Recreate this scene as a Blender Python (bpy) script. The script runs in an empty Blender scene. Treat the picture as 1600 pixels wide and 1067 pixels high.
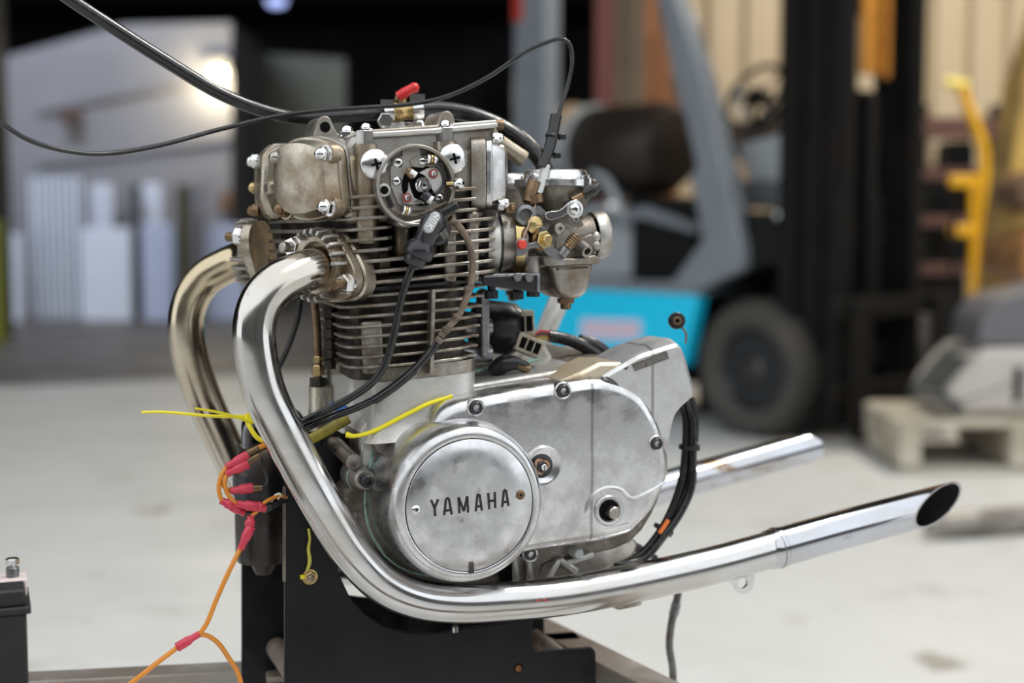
import bpy, bmesh, math, random
from mathutils import Vector, Matrix
random.seed(7)
SC = bpy.context.scene
COL = SC.collection
R = math.radians
# ---------------------------------------------------------------- camera
FPX, CX, CY = 2222.22, 800.0, 533.5            # 50 mm lens on a 36 mm sensor, image 1600 x 1067
HORIZON = 340.0
PITCH = math.atan((CY - HORIZON) / FPX)
CAMP = Vector((0, 0, 1.1))
cam = bpy.data.cameras.new('camera'); camo = bpy.data.objects.new('camera', cam); COL.objects.link(camo)
cam.lens = 50; cam.sensor_width = 36; cam.clip_end = 200; cam.clip_start = .02
camo.location = CAMP; camo.rotation_euler = (math.pi / 2 - PITCH, 0, 0)
cam.dof.use_dof = True; cam.dof.focus_distance = 1.31; cam.dof.aperture_fstop = 2.8
SC.camera = camo
# ---------------------------------------------------------------- sky, exposure, big lights
W = bpy.data.worlds.new('sky'); SC.world = W; W.use_nodes = True
bgn = W.node_tree.nodes['Background']
bgn.inputs[0].default_value = (.93, .97, 1.0, 1); bgn.inputs[1].default_value = 1.08
SC.view_settings.view_transform = 'Standard'; SC.view_settings.look = 'None'
SC.view_settings.gamma = 1; SC.view_settings.use_curve_mapping = False
SC.view_settings.exposure = 0.58
def area(name, loc, rot, sx, sy, power, col=(1, 1, 1)):
    l = bpy.data.lights.new(name, 'AREA'); l.shape = 'RECTANGLE'; l.size = sx; l.size_y = sy; l.energy = power; l.color = col
    o = bpy.data.objects.new(name, l); COL.objects.link(o); o.location = loc; o.rotation_euler = rot
    return o
area('added_light', (3.4, 7.6, 5.6), (R(18), 0, 0), .5, 2.5, 200, (1, .92, .78))  # unseen lamp added to brighten the tan wall
area('added_light', (-5.2, 12.6, 5.6), (R(38), 0, 0), 2.5, .5, 150, (.80, .86, 1))  # unseen lamp added to brighten the office front
area('added_light', (1.4, 1.6, 4.2), (R(-8), R(16), 0), .25, 2.4, 60, (1, .97, .90))  # overhead strip without fixture, added for highlights on the metal
# ---------------------------------------------------------------- frames: a pixel and a plane give a point
def ray(px, py):
    r = Vector((1, 0, 0)); f = Vector((0, math.cos(PITCH), -math.sin(PITCH))); u = Vector((0, math.sin(PITCH), math.cos(PITCH)))
    return r * ((px - CX) / FPX) + u * ((CY - py) / FPX) + f
class Frame:                                    # yawed upright frame: x along, y lateral (away), z up
    def __init__(s, O, yaw): s.O = O; s.yaw = yaw; s.m = Matrix.Rotation(yaw, 3, 'Z')
    def loc(s, w): return s.m.transposed() @ (w - s.O)
    def wor(s, l): return s.m @ Vector(l) + s.O
    def hit(s, px, py, c, n):                   # plane through local c with local normal n
        o = s.loc(CAMP); d = s.m.transposed() @ ray(px, py); n = Vector(n)
        return o + d * ((Vector(c) - o).dot(n) / d.dot(n))
    def lat(s, px, py, y): return s.hit(px, py, (0, y, 0), (0, 1, 0))
    def lvl(s, px, py, z): return s.hit(px, py, (0, 0, z), (0, 0, 1))
PSI = R(20.5)
EF = Frame(CAMP + ray(735, 790) * 1.30, PSI)    # engine frame: origin on the alternator cover plate
WF = Frame(Vector((0, 0, 0)), 0)                # world frame
def E(px, py, d): return EF.lat(px, py, d / 1000)
def XZ(pts, d): return [(E(a, b, d).x, E(a, b, d).z) for a, b in pts]
def EL(px, py, z): return EF.lvl(px, py, z)
# ---------------------------------------------------------------- mesh builder
def cr(pts, n=6, closed=False):                 # Catmull-Rom through the points
    P = [Vector(p) for p in pts]; L = len(P); out = []
    rng = range(L if closed else L - 1)
    for i in rng:
        if closed: a, b, c, d = P[(i - 1) % L], P[i], P[(i + 1) % L], P[(i + 2) % L]
        else:
            b, c = P[i], P[i + 1]; a = P[i - 1] if i else b * 2 - c; d = P[i + 2] if i + 2 < L else c * 2 - b
        for k in range(n):
            t = k / n
            out.append(.5 * ((2 * b) + (c - a) * t + (2 * a - 5 * b + 4 * c - d) * t * t + (3 * b - a - 3 * c + d) * t ** 3))
    if not closed: out.append(P[-1])
    return out
def cr2(pts, n=5): return [(v.x, v.y) for v in cr([(a, b, 0) for a, b in pts], n, True)]
def rpoly(pts, r, n=4):                         # polygon with rounded corners
    out = []; L = len(pts)
    for i in range(L):
        p = Vector(pts[i]).to_2d(); a = Vector(pts[i - 1]).to_2d() - p; b = Vector(pts[(i + 1) % L]).to_2d() - p
        k = min(r, a.length * .45, b.length * .45)
        A = p + a.normalized() * k; C = p + b.normalized() * k
        for j in range(n + 1):
            t = j / n; q = A * (1 - t) ** 2 + p * 2 * t * (1 - t) + C * t * t
            out.append((q.x, q.y))
    return out
def rrect(w, h, r, n=4): return rpoly([(-w / 2, -h / 2), (w / 2, -h / 2), (w / 2, h / 2), (-w / 2, h / 2)], r, n)
def circ(r, n=40, a0=0, c=(0, 0)): return [(c[0] + r * math.cos(a0 + 2 * math.pi * i / n), c[1] + r * math.sin(a0 + 2 * math.pi * i / n)) for i in range(n)]
def basis(w, ref=(0, 0, 1)):
    w = Vector(w).normalized(); ref = Vector(ref)
    if abs(w.dot(ref)) > .95: ref = Vector((1, 0, 0))
    u = ref.cross(w).normalized(); v = w.cross(u)
    return u, v, w
class Fr:                                       # placement frame: a*u + b*v + h*w from c
    def __init__(s, c=(0, 0, 0), w=(0, -1, 0), ref=(0, 0, 1)):
        s.c = Vector(c); s.u, s.v, s.w = basis(w, ref)
    def __call__(s, a, b, h): return s.c + s.u * a + s.v * b + s.w * h
    def at(s, px, py, h=0, F=EF):               # pixel -> (a, b) in the plane at height h
        p = F.hit(px, py, s.c + s.w * h, s.w) - s.c
        return p.dot(s.u), p.dot(s.v)
    def ats(s, pts, h=0, F=EF): return [s.at(a, b, h, F) for a, b in pts]
SAG = Fr()                                      # side planes of the engine: u = x, v = z, h = -d
def inset(pts, d):
    L = len(pts); out = []
    ar = sum(pts[i - 1][0] * pts[i][1] - pts[i][0] * pts[i - 1][1] for i in range(L))
    sg = 1 if ar > 0 else -1
    for i in range(L):
        p = Vector(pts[i]); a = p - Vector(pts[i - 1]); b = Vector(pts[(i + 1) % L]) - p
        if a.length < 1e-9: a = b
        if b.length < 1e-9: b = a
        na = Vector((-a.y, a.x)).normalized() * sg; nb = Vector((-b.y, b.x)).normalized() * sg
        m = (na + nb); l = m.length
        if l < 1e-6: out.append((p.x, p.y)); continue
        m = m / l; k = d / max(.45, m.dot(na)); q = p + m * k; out.append((q.x, q.y))
    return out
class B:
    def __init__(s): s.v = []; s.f = []
    def add(s, vs, fs):
        o = len(s.v); s.v += [Vector(x) for x in vs]; s.f += [tuple(o + i for i in f) for f in fs]; return s
    def loft(s, loops, cap0=True, cap1=True, closed=True):
        n = len(loops[0]); vs = [p for l in loops for p in l]; fs = []
        for k in range(len(loops) - 1):
            for i in range(n if closed else n - 1):
                j = (i + 1) % n; fs.append((k * n + i, k * n + j, (k + 1) * n + j, (k + 1) * n + i))
        if cap0: fs.append(tuple(range(n))[::-1])
        if cap1: fs.append(tuple((len(loops) - 1) * n + i for i in range(n)))
        return s.add(vs, fs)
    def prism(s, pts, h0, h1, fr=SAG, top=0, bot=0):      # straight extrusion, optional chamfers
        L = []
        sgn = 1 if h1 > h0 else -1
        if bot: L.append([fr(a, b, h0) for a, b in inset(pts, bot)]); L.append([fr(a, b, h0 + sgn * bot) for a, b in pts])
        else: L.append([fr(a, b, h0) for a, b in pts])
        if top: L.append([fr(a, b, h1 - sgn * top) for a, b in pts]); L.append([fr(a, b, h1) for a, b in inset(pts, top)])
        else: L.append([fr(a, b, h1) for a, b in pts])
        return s.loft(L)
    def puff(s, pts, h0, h1, r, fr=SAG, seg=5, k=1.0, crown=0):   # rounded front edge of radius r at h1
        L = [[fr(a, b, h0) for a, b in pts]]
        for i in range(seg + 1):
            t = math.pi / 2 * i / seg
            L.append([fr(a, b, h1 - r + r * math.sin(t)) for a, b in inset(pts, r * k * (1 - math.cos(t)))])
        return s.loft(L)
    def dome(s, pts, h0, h1, fr, seg=8, p=2.6, k0=1.0):      # bulging cap: loops shrink towards the centroid
        n = len(pts); cx = sum(a for a, c in pts) / n; cy = sum(c for a, c in pts) / n; L = []
        for i in range(seg + 1):
            t = i / seg * .97; k = (1 - t ** p) ** (1 / p) if i else 1.0
            kk = k0 * (1 - t); hh = h0 + (h1 - h0) * (1 - (1 - t) ** p) ** (1 / p) if i else h0
            L.append([fr(cx + (a - cx) * kk, cy + (c - cy) * kk, hh) for a, c in pts])
        return s.loft(L, True, True)
    def rev(s, prof, fr, n=28, a0=0, sx=1, sy=1):          # lathe round fr.w
        loops = [[fr(sx * r * math.cos(a0 + 2 * math.pi * i / n), sy * r * math.sin(a0 + 2 * math.pi * i / n), h) for i in range(n)] for r, h in prof]
        return s.loft(loops, prof[0][0] > 1e-5, prof[-1][0] > 1e-5)
    def ring(s, ro, ri, h0, h1, fr, n=40, ch=.0006):
        prof = [(ri, h0), (ro, h0), (ro, h1 - ch), (ro - ch, h1), (ri + ch, h1), (ri, h1 - ch), (ri, h0)]
        return s.rev2(prof, fr, n)
    def rev2(s, prof, fr, n=28):
        loops = [[fr(r * math.cos(2 * math.pi * i / n), r * math.sin(2 * math.pi * i / n), h) for i in range(n)] for r, h in prof]
        return s.loft(loops, False, False)
    def hexa(s, fr, r, h0, h1, n=6, a0=0, ch=.0008):
        return s.loft([[fr(x, y, h0) for x, y in circ(r, n, a0)], [fr(x, y, h1 - ch) for x, y in circ(r, n, a0)], [fr(x, y, h1) for x, y in circ(r - ch, n, a0)]])
    def tube(s, pts, r, n=12, sm=6, cap=True):             # sweep along a smooth path; r a number or one per point
        if isinstance(r, (int, float)): r = [r] * len(pts)
        P = cr(pts, sm) if sm > 1 else [Vector(p) for p in pts]
        rr = []
        for i in range(len(P)):
            t = i / max(1, sm); k = min(int(t), len(r) - 1); q = min(k + 1, len(r) - 1); rr.append(r[k] + (r[q] - r[k]) * (t - k))
        T = [((P[min(i + 1, len(P) - 1)] - P[max(i - 1, 0)]).normalized()) for i in range(len(P))]
        u, v, w = basis(T[0]); loops = []
        for i, p in enumerate(P):
            u = (u - T[i] * u.dot(T[i])).normalized(); v = T[i].cross(u)
            loops.append([p + (u * math.cos(2 * math.pi * k / n) + v * math.sin(2 * math.pi * k / n)) * rr[i] for k in range(n)])
        return s.loft(loops, cap, cap)
    def pipe(s, pts, ro, ri, n=32, sm=8, cut=None):        # hollow sweep; cut = world normal of an angled end
        P = cr(pts, sm); T = [((P[min(i + 1, len(P) - 1)] - P[max(i - 1, 0)]).normalized()) for i in range(len(P))]
        u, v, w = basis(T[0]); A = []; I = []
        for i, p in enumerate(P):
            u = (u - T[i] * u.dot(T[i])).normalized(); v = T[i].cross(u)
            def lp(r):
                o = []
                for k in range(n):
                    q = p + (u * math.cos(2 * math.pi * k / n) + v * math.sin(2 * math.pi * k / n)) * r
                    if cut is not None and ((q - P[-1]).dot(cut) > 0 or i == len(P) - 1): q = q - T[i] * ((q - P[-1]).dot(cut) / T[i].dot(cut))
                    o.append(q)
                return o
            A.append(lp(ro)); I.append(lp(ri))
        L = A + I[::-1] + [A[0]]
        return s.loft(L, False, False)
    def box(s, c, sx, sy, sz, u=(1, 0, 0), v=(0, 1, 0), w=(0, 0, 1)):
        c = Vector(c); u = Vector(u) * sx / 2; v = Vector(v) * sy / 2; w = Vector(w) * sz / 2
        vs = [c + u * a + v * b + w * k for k in (-1, 1) for a, b in ((-1, -1), (1, -1), (1, 1), (-1, 1))]
        return s.add(vs, [(3, 2, 1, 0), (4, 5, 6, 7), (0, 1, 5, 4), (1, 2, 6, 5), (2, 3, 7, 6), (3, 0, 4, 7)])
    def bar(s, p, q, w, t, ref=(0, 0, 1)):                 # rectangular bar from p to q
        p = Vector(p); q = Vector(q); u, v, ww = basis(q - p, ref)
        return s.box((p + q) / 2, w, t, (q - p).length, u, v, ww)
    def ball(s, c, r, n=12, w=(0, 0, 1), sz=1):
        m = max(4, n // 2)
        return s.rev([(r * math.sin(math.pi * i / m), -r * sz * math.cos(math.pi * i / m)) for i in range(m + 1)], Fr(c, w), n)
    def vplan(s, plan, z0, z1, sx=0, ch=0):                # plan polygon [(x, y)] between heights; sx = slope of height along x
        def L(pl, z): return [Vector((x, y, z + sx * x)) for x, y in pl]
        if ch: return s.loft([L(inset(plan, ch), z0), L(plan, z0 + ch), L(plan, z1 - ch), L(inset(plan, ch), z1)])
        return s.loft([L(plan, z0), L(plan, z1)])
# ---------------------------------------------------------------- objects
ORG = {}; FRM = {}
def thing(name, label, cat, base=(0, 0, 0), F=EF, group=None):
    o = bpy.data.objects.new(name, None); COL.objects.link(o); o.empty_display_size = .05
    o.location = F.wor(base); o.rotation_euler = (0, 0, F.yaw)
    o['label'] = label; o['category'] = cat
    if group: o['group'] = group
    ORG[o.name] = Vector(base); FRM[o.name] = F
    return o
def obj(name, b, m, parent=None, smooth=38, bevel=0, bseg=2, F=EF, base=None, label=None, cat=None, group=None, kind=None, part_label=None):
    me = bpy.data.meshes.new(name)
    if parent is not None: org = ORG[parent.name]; F = FRM[parent.name]
    else:
        org = Vector(base) if base is not None else Vector((0, 0, 0))
    me.from_pydata([tuple(v - org) for v in b.v], [], b.f)
    bm = bmesh.new(); bm.from_mesh(me); bmesh.ops.remove_doubles(bm, verts=bm.verts, dist=1e-6)
    bmesh.ops.recalc_face_normals(bm, faces=bm.faces); bm.to_mesh(me); bm.free()
    me.materials.append(m); me.shade_smooth()
    if smooth < 180: me.set_sharp_from_angle(angle=R(smooth))
    o = bpy.data.objects.new(name, me); COL.objects.link(o)
    if parent is not None: o.parent = parent; ORG[o.name] = org; FRM[o.name] = F
    else:
        o.location = F.wor(org); o.rotation_euler = (0, 0, F.yaw); ORG[o.name] = org; FRM[o.name] = F
    if bevel:
        md = o.modifiers.new('bevel', 'BEVEL'); md.width = bevel; md.segments = bseg; md.limit_method = 'ANGLE'; md.angle_limit = R(40); md.harden_normals = False
    if label: o['label'] = label
    if part_label: o['label'] = part_label
    if cat: o['category'] = cat
    if group: o['group'] = group
    if kind: o['kind'] = kind
    return o
def struct(name, b, m, F=WF, base=(0, 0, 0), smooth=38, bevel=0): return obj(name, b, m, None, smooth, bevel, F=F, base=base, kind='structure')
# ---------------------------------------------------------------- materials
def mat(name, col, metal=0.0, rough=.5, col2=None, ns=30, lo=.42, hi=.62, col3=None, ns3=9, lo3=.55, hi3=.7, bump=0, bs=200, rv=.12, spec=.5, stretch=None, trans=0, emit=0):
    m = bpy.data.materials.new(name); m.use_nodes = True; nt = m.node_tree; N = nt.nodes; L = nt.links
    p = N['Principled BSDF']; p.inputs['Base Color'].default_value = (*col, 1); p.inputs['Metallic'].default_value = metal
    p.inputs['Roughness'].default_value = rough; p.inputs['Specular IOR Level'].default_value = spec
    if trans: p.inputs['Transmission Weight'].default_value = trans
    if emit: p.inputs['Emission Color'].default_value = (*col, 1); p.inputs['Emission Strength'].default_value = emit
    if not (col2 or col3 or bump): return m
    tc = N.new('ShaderNodeTexCoord'); src = tc.outputs['Object']
    if stretch:
        mp = N.new('ShaderNodeMapping'); mp.inputs['Scale'].default_value = stretch; L.new(src, mp.inputs[0]); src = mp.outputs[0]
    def noise(sc, det=6):
        n = N.new('ShaderNodeTexNoise'); n.inputs['Scale'].default_value = sc; n.inputs['Detail'].default_value = det; n.inputs['Roughness'].default_value = .62
        L.new(src, n.inputs['Vector']); return n.outputs['Fac']
    def ramp(s, a, b):
        r = N.new('ShaderNodeMapRange'); r.inputs[1].default_value = a; r.inputs[2].default_value = b; L.new(s, r.inputs[0]); return r.outputs[0]
    cur = None
    if col2:
        f = ramp(noise(ns), lo, hi); mx = N.new('ShaderNodeMix'); mx.data_type = 'RGBA'; mx.inputs[6].default_value = (*col, 1); mx.inputs[7].default_value = (*col2, 1)
        L.new(f, mx.inputs[0]); cur = mx.outputs[2]
        r2 = N.new('ShaderNodeMapRange'); r2.inputs[3].default_value = max(0, rough - rv); r2.inputs[4].default_value = min(1, rough + rv); L.new(f, r2.inputs[0]); L.new(r2.outputs[0], p.inputs['Roughness'])
    if col3:
        f = ramp(noise(ns3, 8), lo3, hi3); mx = N.new('ShaderNodeMix'); mx.data_type = 'RGBA'
        if cur: L.new(cur, mx.inputs[6])
        else: mx.inputs[6].default_value = (*col, 1)
        mx.inputs[7].default_value = (*col3, 1); L.new(f, mx.inputs[0]); cur = mx.outputs[2]
    if cur: L.new(cur, p.inputs['Base Color'])
    if bump:
        bn = N.new('ShaderNodeBump'); bn.inputs['Strength'].default_value = bump; bn.inputs['Distance'].default_value = .001
        L.new(noise(bs, 3), bn.inputs['Height']); L.new(bn.outputs[0], p.inputs['Normal'])
    return m
M = {}
M['cover'] = mat('polished_aluminium', (.66, .66, .67), .97, .29, (.47, .46, .46), 38, .40, .66, (.33, .30, .27), 16, .60, .78, bump=.04, bs=350)
M['plate'] = mat('brushed_cover_aluminium', (.64, .64, .66), 1, .33, (.47, .47, .48), 45, .38, .66, (.34, .32, .30), 60, .60, .74, bump=.04, bs=500)
M['cast'] = mat('cast_aluminium', (.40, .385, .36), .85, .46, (.25, .225, .19), 30, .42, .66, (.17, .12, .075), 14, .51, .72, bump=.35, bs=500)
M['castw'] = mat('pale_cast_aluminium', (.60, .59, .57), .7, .48, (.46, .44, .41), 26, .42, .66, (.30, .26, .21), 20, .60, .78, bump=.25, bs=500)
M['castb'] = mat('brown_stained_aluminium', (.52, .48, .405), .9, .35, (.28, .215, .145), 26, .36, .64, (.17, .11, .06), 18, .54, .74, bump=.2, bs=400)
M['fin'] = mat('fin_aluminium', (.40, .375, .335), .85, .44, (.22, .185, .145), 40, .40, .62, (.13, .10, .075), 22, .5, .7, bump=.3, bs=500)
M['core'] = mat('dark_aluminium', (.085, .072, .06), .6, .6, (.03, .025, .02), 40, .38, .6, bump=.3, bs=400)  # coloured dark; carries the shade in the gaps between the fins
M['grime'] = mat('grimy_aluminium', (.25, .225, .195), .8, .5, (.11, .092, .075), 30, .36, .64, (.42, .40, .36), 60, .58, .72, bump=.4, bs=400)
M['zinc'] = mat('zinc_plated_steel', (.68, .68, .68), 1, .22, (.5, .48, .45), 80, .5, .75)
M['steel'] = mat('bare_steel', (.42, .39, .36), 1, .38, (.22, .17, .13), 60, .42, .66)
M['cap'] = mat('satin_chrome', (.68, .68, .69), 1, .32, (.62, .61, .60), 60, .45, .7)
M['brass'] = mat('brass', (.56, .42, .20), 1, .36, (.36, .23, .09), 50, .5, .75)
M['bronze'] = mat('dull_bronze', (.26, .17, .10), .9, .45, (.12, .085, .055), 60, .4, .7)
M['rubber'] = mat('black_rubber', (.010, .010, .011), 0, .40, (.022, .021, .021), 60, .45, .7)
M['hose'] = mat('hose_rubber', (.011, .011, .012), 0, .30, (.028, .026, .024), 90, .5, .75)
M['boot'] = mat('plug_cap_plastic', (.020, .020, .024), 0, .22)
M['black'] = mat('black_stand_paint', (.005, .0055, .007), 0, .42, (.009, .0095, .0115), 24, .4, .65, spec=.28)
M['dark'] = mat('dark_recess', (.003, .003, .003), 0, .8, spec=.1)
M['screw'] = mat('blackened_steel', (.05, .05, .055), .8, .35)
M['rust'] = mat('rust', (.24, .09, .03), .1, .8, (.10, .04, .015), 90, .4, .6)
M['frame'] = mat('rusty_raw_steel', (.30, .255, .22), .5, .55, (.15, .10, .065), 10, .42, .62, (.36, .33, .30), 5, .5, .62, bump=.2, bs=300)
M['gasket'] = mat('green_gasket', (.36, .58, .50), 0, .6, (.12, .22, .18), 120, .5, .6)
M['yellow'] = mat('yellow_plastic', (.86, .74, .02), 0, .35)
M['orange'] = mat('orange_wire', (.72, .26, .03), 0, .4)
M['red'] = mat('red_crimp_vinyl', (.62, .045, .085), 0, .32)
M['white'] = mat('white_plastic', (.75, .75, .73), 0, .35)
M['ivory'] = mat('ivory_plastic', (.46, .42, .33), 0, .45, (.22, .18, .12), 80, .5, .7)
M['brownwire'] = mat('brown_cloth_sleeve', (.19, .14, .10), 0, .65, (.09, .07, .055), 120, .4, .65, bump=.5, bs=700)
M['handle'] = mat('red_lever_vinyl', (.55, .02, .02), 0, .3)
M['clear'] = mat('milky_nylon', (.62, .64, .62), 0, .25, trans=.25)
M['blueplastic'] = mat('blue_plastic', (.05, .2, .55), 0, .4)
M['battery'] = mat('black_battery_case', (.007, .007, .008), 0, .5, bump=.5, bs=900)
M['lead'] = mat('grey_lead', (.26, .26, .27), .9, .45, (.16, .16, .17), 120, .45, .65)
M['gap'] = M['dark']
def chrome(name, tint, tlo, thi, base=(.60, .60, .61), rough=.18):
    m = mat(name, base, 1, rough, (.50, .48, .45), 18, .40, .66, (.26, .20, .13), 60, .66, .80, rv=.08, stretch=(.35, 1, 1))
    nt = m.node_tree; N = nt.nodes; L = nt.links; p = N['Principled BSDF']
    prev = p.inputs['Base Color'].links[0].from_socket
    tc = N.new('ShaderNodeTexCoord'); sp = N.new('ShaderNodeSeparateXYZ'); L.new(tc.outputs['Object'], sp.inputs[0])
    ns = N.new('ShaderNodeTexNoise'); ns.inputs['Scale'].default_value = 14; ns.inputs['Detail'].default_value = 5; L.new(tc.outputs['Object'], ns.inputs['Vector'])
    ad = N.new('ShaderNodeMath'); ad.operation = 'MULTIPLY_ADD'; ad.inputs[1].default_value = .12; L.new(ns.outputs['Fac'], ad.inputs[0]); L.new(sp.outputs[2], ad.inputs[2])
    mr = N.new('ShaderNodeMapRange'); mr.inputs[1].default_value = tlo; mr.inputs[2].default_value = thi; L.new(ad.outputs[0], mr.inputs[0])
    mx = N.new('ShaderNodeMix'); mx.data_type = 'RGBA'; L.new(mr.outputs[0], mx.inputs[0]); L.new(prev, mx.inputs[6]); mx.inputs[7].default_value = (*tint, 1)
    L.new(mx.outputs[2], p.inputs['Base Color'])
    return m
# ================================================================ setting
def V(px, py, y): return WF.lat(px, py, y)
def floor_mat():
    m = mat('concrete', (.62, .615, .60), 0, .5, (.53, .525, .505), 1.6, .35, .68, (.39, .375, .34), 1.1, .60, .74, bump=.15, bs=60, rv=.1, spec=.35)
    nt = m.node_tree; N = nt.nodes; L = nt.links; p = N['Principled BSDF']; prev = p.inputs['Base Color'].links[0].from_socket
    tc = N.new('ShaderNodeTexCoord')
    n = N.new('ShaderNodeTexNoise'); n.inputs['Scale'].default_value = 4.5; n.inputs['Detail'].default_value = 8; L.new(tc.outputs['Object'], n.inputs['Vector'])
    r = N.new('ShaderNodeMapRange'); r.inputs[1].default_value = .60; r.inputs[2].default_value = .70; r.inputs[4].default_value = .8; L.new(n.outputs['Fac'], r.inputs[0])
    mx = N.new('ShaderNodeMix'); mx.data_type = 'RGBA'; L.new(r.outputs[0], mx.inputs[0]); L.new(prev, mx.inputs[6]); mx.inputs[7].default_value = (.44, .43, .40, 1)
    L.new(mx.outputs[2], p.inputs['Base Color']); return m
b = B(); b.box((0, 13, -.05), 44, 46, .1); struct('floor', b, floor_mat())
b = B(); b.vplan([(-21.8, 9.9), (-3.2, 9.25), (3.6, 12.4), (3.6, 35.8), (-21.8, 35.8)], -.02, .004); struct('floor_inner', b, mat('darker_concrete', (.115, .105, .10), 0, .55, (.085, .078, .074), 1.5, .4, .65))  # separate slab in a darker colour further in
m_roof = mat('dark_roof_deck', (.022, .020, .020), 0, .8, (.035, .030, .030), 1, .4, .6)
m_dwall = mat('dark_far_wall', (.028, .026, .026), 0, .8, (.018, .017, .017), .6, .4, .6)
b = B(); b.box((0, 20.2, 5.95), 44, 31.5, .1); struct('ceiling', b, m_roof)
b = B()
for k in range(5): b.box((0, 6 + 6 * k, 5.75), 43, .18, .3)
struct('trim_1', b, m_roof)
b = B(); b.box((0, 35.9, 3), 44, .1, 6); struct('wall_back', b, m_dwall)
b = B(); b.box((-21.9, 19, 3), .1, 34, 6); struct('wall_left', b, m_dwall)
b = B(); b.box((0, -8, 2.2), 30, .2, 4.4); struct('wall_unseen', b, mat('unseen_wall_dark', (.12, .115, .11), 0, .8, (.09, .088, .085), .7, .4, .6))  # unseen wall added behind the camera to darken reflections in the metal
b = B(); b.box((21.9, 19, 3), .1, 34, 6); struct('wall_right', b, m_dwall)
# tan ribbed metal wall behind the lift truck
m_tan = mat('tan_ribbed_sheet', (.56, .455, .31), 0, .5, (.52, .42, .30), 1.5, .4, .65)
def ribbed(x0, x1, y, z0, z1, pitch, depth, flat=.55):
    b = B(); P = []; x = x0
    while x < x1:
        P += [(x, y), (x + pitch * flat, y), (x + pitch * (flat + .12), y - depth), (x + pitch * .88, y - depth)]; x += pitch
    P.append((x, y)); back = [(a, q + .03) for a, q in P[::-1]]
    return b.vplan(P + back, z0, z1)
b = ribbed(V(952, 0, 11.6).x, 6.4, 11.6, 0, 5.85, .30, .10); struct('wall_front', b, m_tan)
b = B(); b.box((V(944, 0, 11.5).x, 11.5, 2.9), .14, .25, 5.8); struct('trim_2', b, mat('oxide_red_post', (.13, .035, .03), 0, .6))
m_rustp = mat('rust_brown_sheet', (.30, .125, .045), .1, .6, (.20, .075, .03), 2.5, .4, .6)
b = B(); p0 = V(1003, 330, 11.2); p1 = V(1058, 330, 11.2)
b.box(((p0.x + p1.x) / 2, 11.2, 2.2), p1.x - p0.x, .06, 4.4)
for k in range(3): b.box((p0.x + .03 + k * .11, 11.15, 2.2), .03, .05, 4.4)
obj('steel_sheet', b, m_rustp, None, F=WF, base=(p0.x, 11.2, 0), label='tall rust brown steel sheet standing against the tan ribbed wall', cat='sheet metal')
# ---------------------------------------------------------------- white office block at the left, far inside
m_off = mat('off_white_wall', (.25, .25, .275), 0, .6, (.215, .215, .24), .8, .4, .65)
m_grn = mat('grey_green_wall', (.13, .145, .13), 0, .7, (.10, .11, .10), .8, .4, .65)
YO = 16.2
b = B(); b.prism([(V(a, c, YO).x, max(0, V(a, c, YO).z)) for a, c in [(-60, 110), (9, 88), (192, 38), (362, 34), (362, 520), (-60, 520)]], -YO, -YO - 2.4)
struct('wall_office', b, m_off, bevel=.01)
b = B(); b.prism([(V(a, c, YO + 1.5).x, max(0, V(a, c, YO + 1.5).z)) for a, c in [(355, 80), (540, 92), (540, 520), (355, 520)]], -YO - 1.5, -YO - 2.5)
struct('wall_partition', b, m_grn)
b = B(); p = V(60, 172, YO); q = V(362, 112, YO); b.bar((p.x, YO - .03, p.z), (q.x, YO - .03, q.z), .07, .10, (0, 1, 0)); struct('trim_3', b, m_off)
b = B(); p = V(60, 255, YO); q = V(362, 215, YO); b.bar((p.x, YO - .03, p.z), (q.x, YO - .03, q.z), .07, .06, (0, 1, 0)); struct('trim_4', b, m_off)
def slab(name, x0, y0, x1, y1, y, th, m, label, cat, to_floor=True, group=None, parts=None):
    p = V(x0, y0, y); q = V(x1, y1, y); z0 = 0 if to_floor else q.z
    b = B(); b.box(((p.x + q.x) / 2, y + th / 2, (p.z + z0) / 2), q.x - p.x, th, p.z - z0)
    return obj(name, b, m, None, bevel=.012, F=WF, base=((p.x + q.x) / 2, y, z0), label=label, cat=cat, group=group)
m_wb = mat('white_board', (.72, .78, .90), 0, .4, (.64, .70, .82), 1.2, .4, .65)
m_wb2 = mat('bluish_board', (.48, .54, .72), 0, .45, (.42, .47, .64), 1.2, .4, .65)
m_olive = mat('olive_post', (.05, .047, .022), 0, .5)
slab('board', -40, 365, 34, 492, 15.0, .05, m_wb, 'white panel at the far left edge, beside the tall slatted panel', 'panel')
YS = 15.3; zt_ = V(36, 274, YS).z
t = thing('slatted_panel', 'tall panel of white upright slats leaning at the far office wall', 'panel', (V(78, 0, YS).x, YS, 0), WF)
b = B(); xa = V(35, 0, YS).x; xb = V(121, 0, YS).x; b.box(((xa + xb) / 2, YS + .05, zt_ / 2), xb - xa, .03, zt_); obj('back_sheet', b, mat('slate_grey_sheet', (.07, .08, .095), 0, .6), t)
for k in range(8):
    b = B(); x = xa + (xb - xa) * (k + .5) / 8; b.box((x, YS + .015, zt_ / 2), (xb - xa) / 8 * .60, .04, zt_ - .02); obj('slat', b, m_wb, t, bevel=.006)
slab('board', 126, 356, 206, 492, 15.2, .04, m_wb, 'wide low white board between the slatted panel and the narrow black gap strip', 'panel')
slab('door', 140, 287, 176, 352, 15.9, .04, m_wb, 'upright white door blank standing behind the wide low white board', 'door', )
slab('board', 205, 288, 221, 490, 15.6, .06, m_roof, 'narrow black strip standing in for the dark gap between two white boards', 'panel')  # black strip put in for the shaded gap between the boards
slab('board', 220, 350, 274, 492, 15.2, .04, m_wb2, 'pale blue-grey board right of the narrow black gap strip', 'panel')
slab('board', 222, 286, 252, 352, 15.8, .04, m_wb, 'tall white board rising behind the pale blue-grey board', 'panel')
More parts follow.
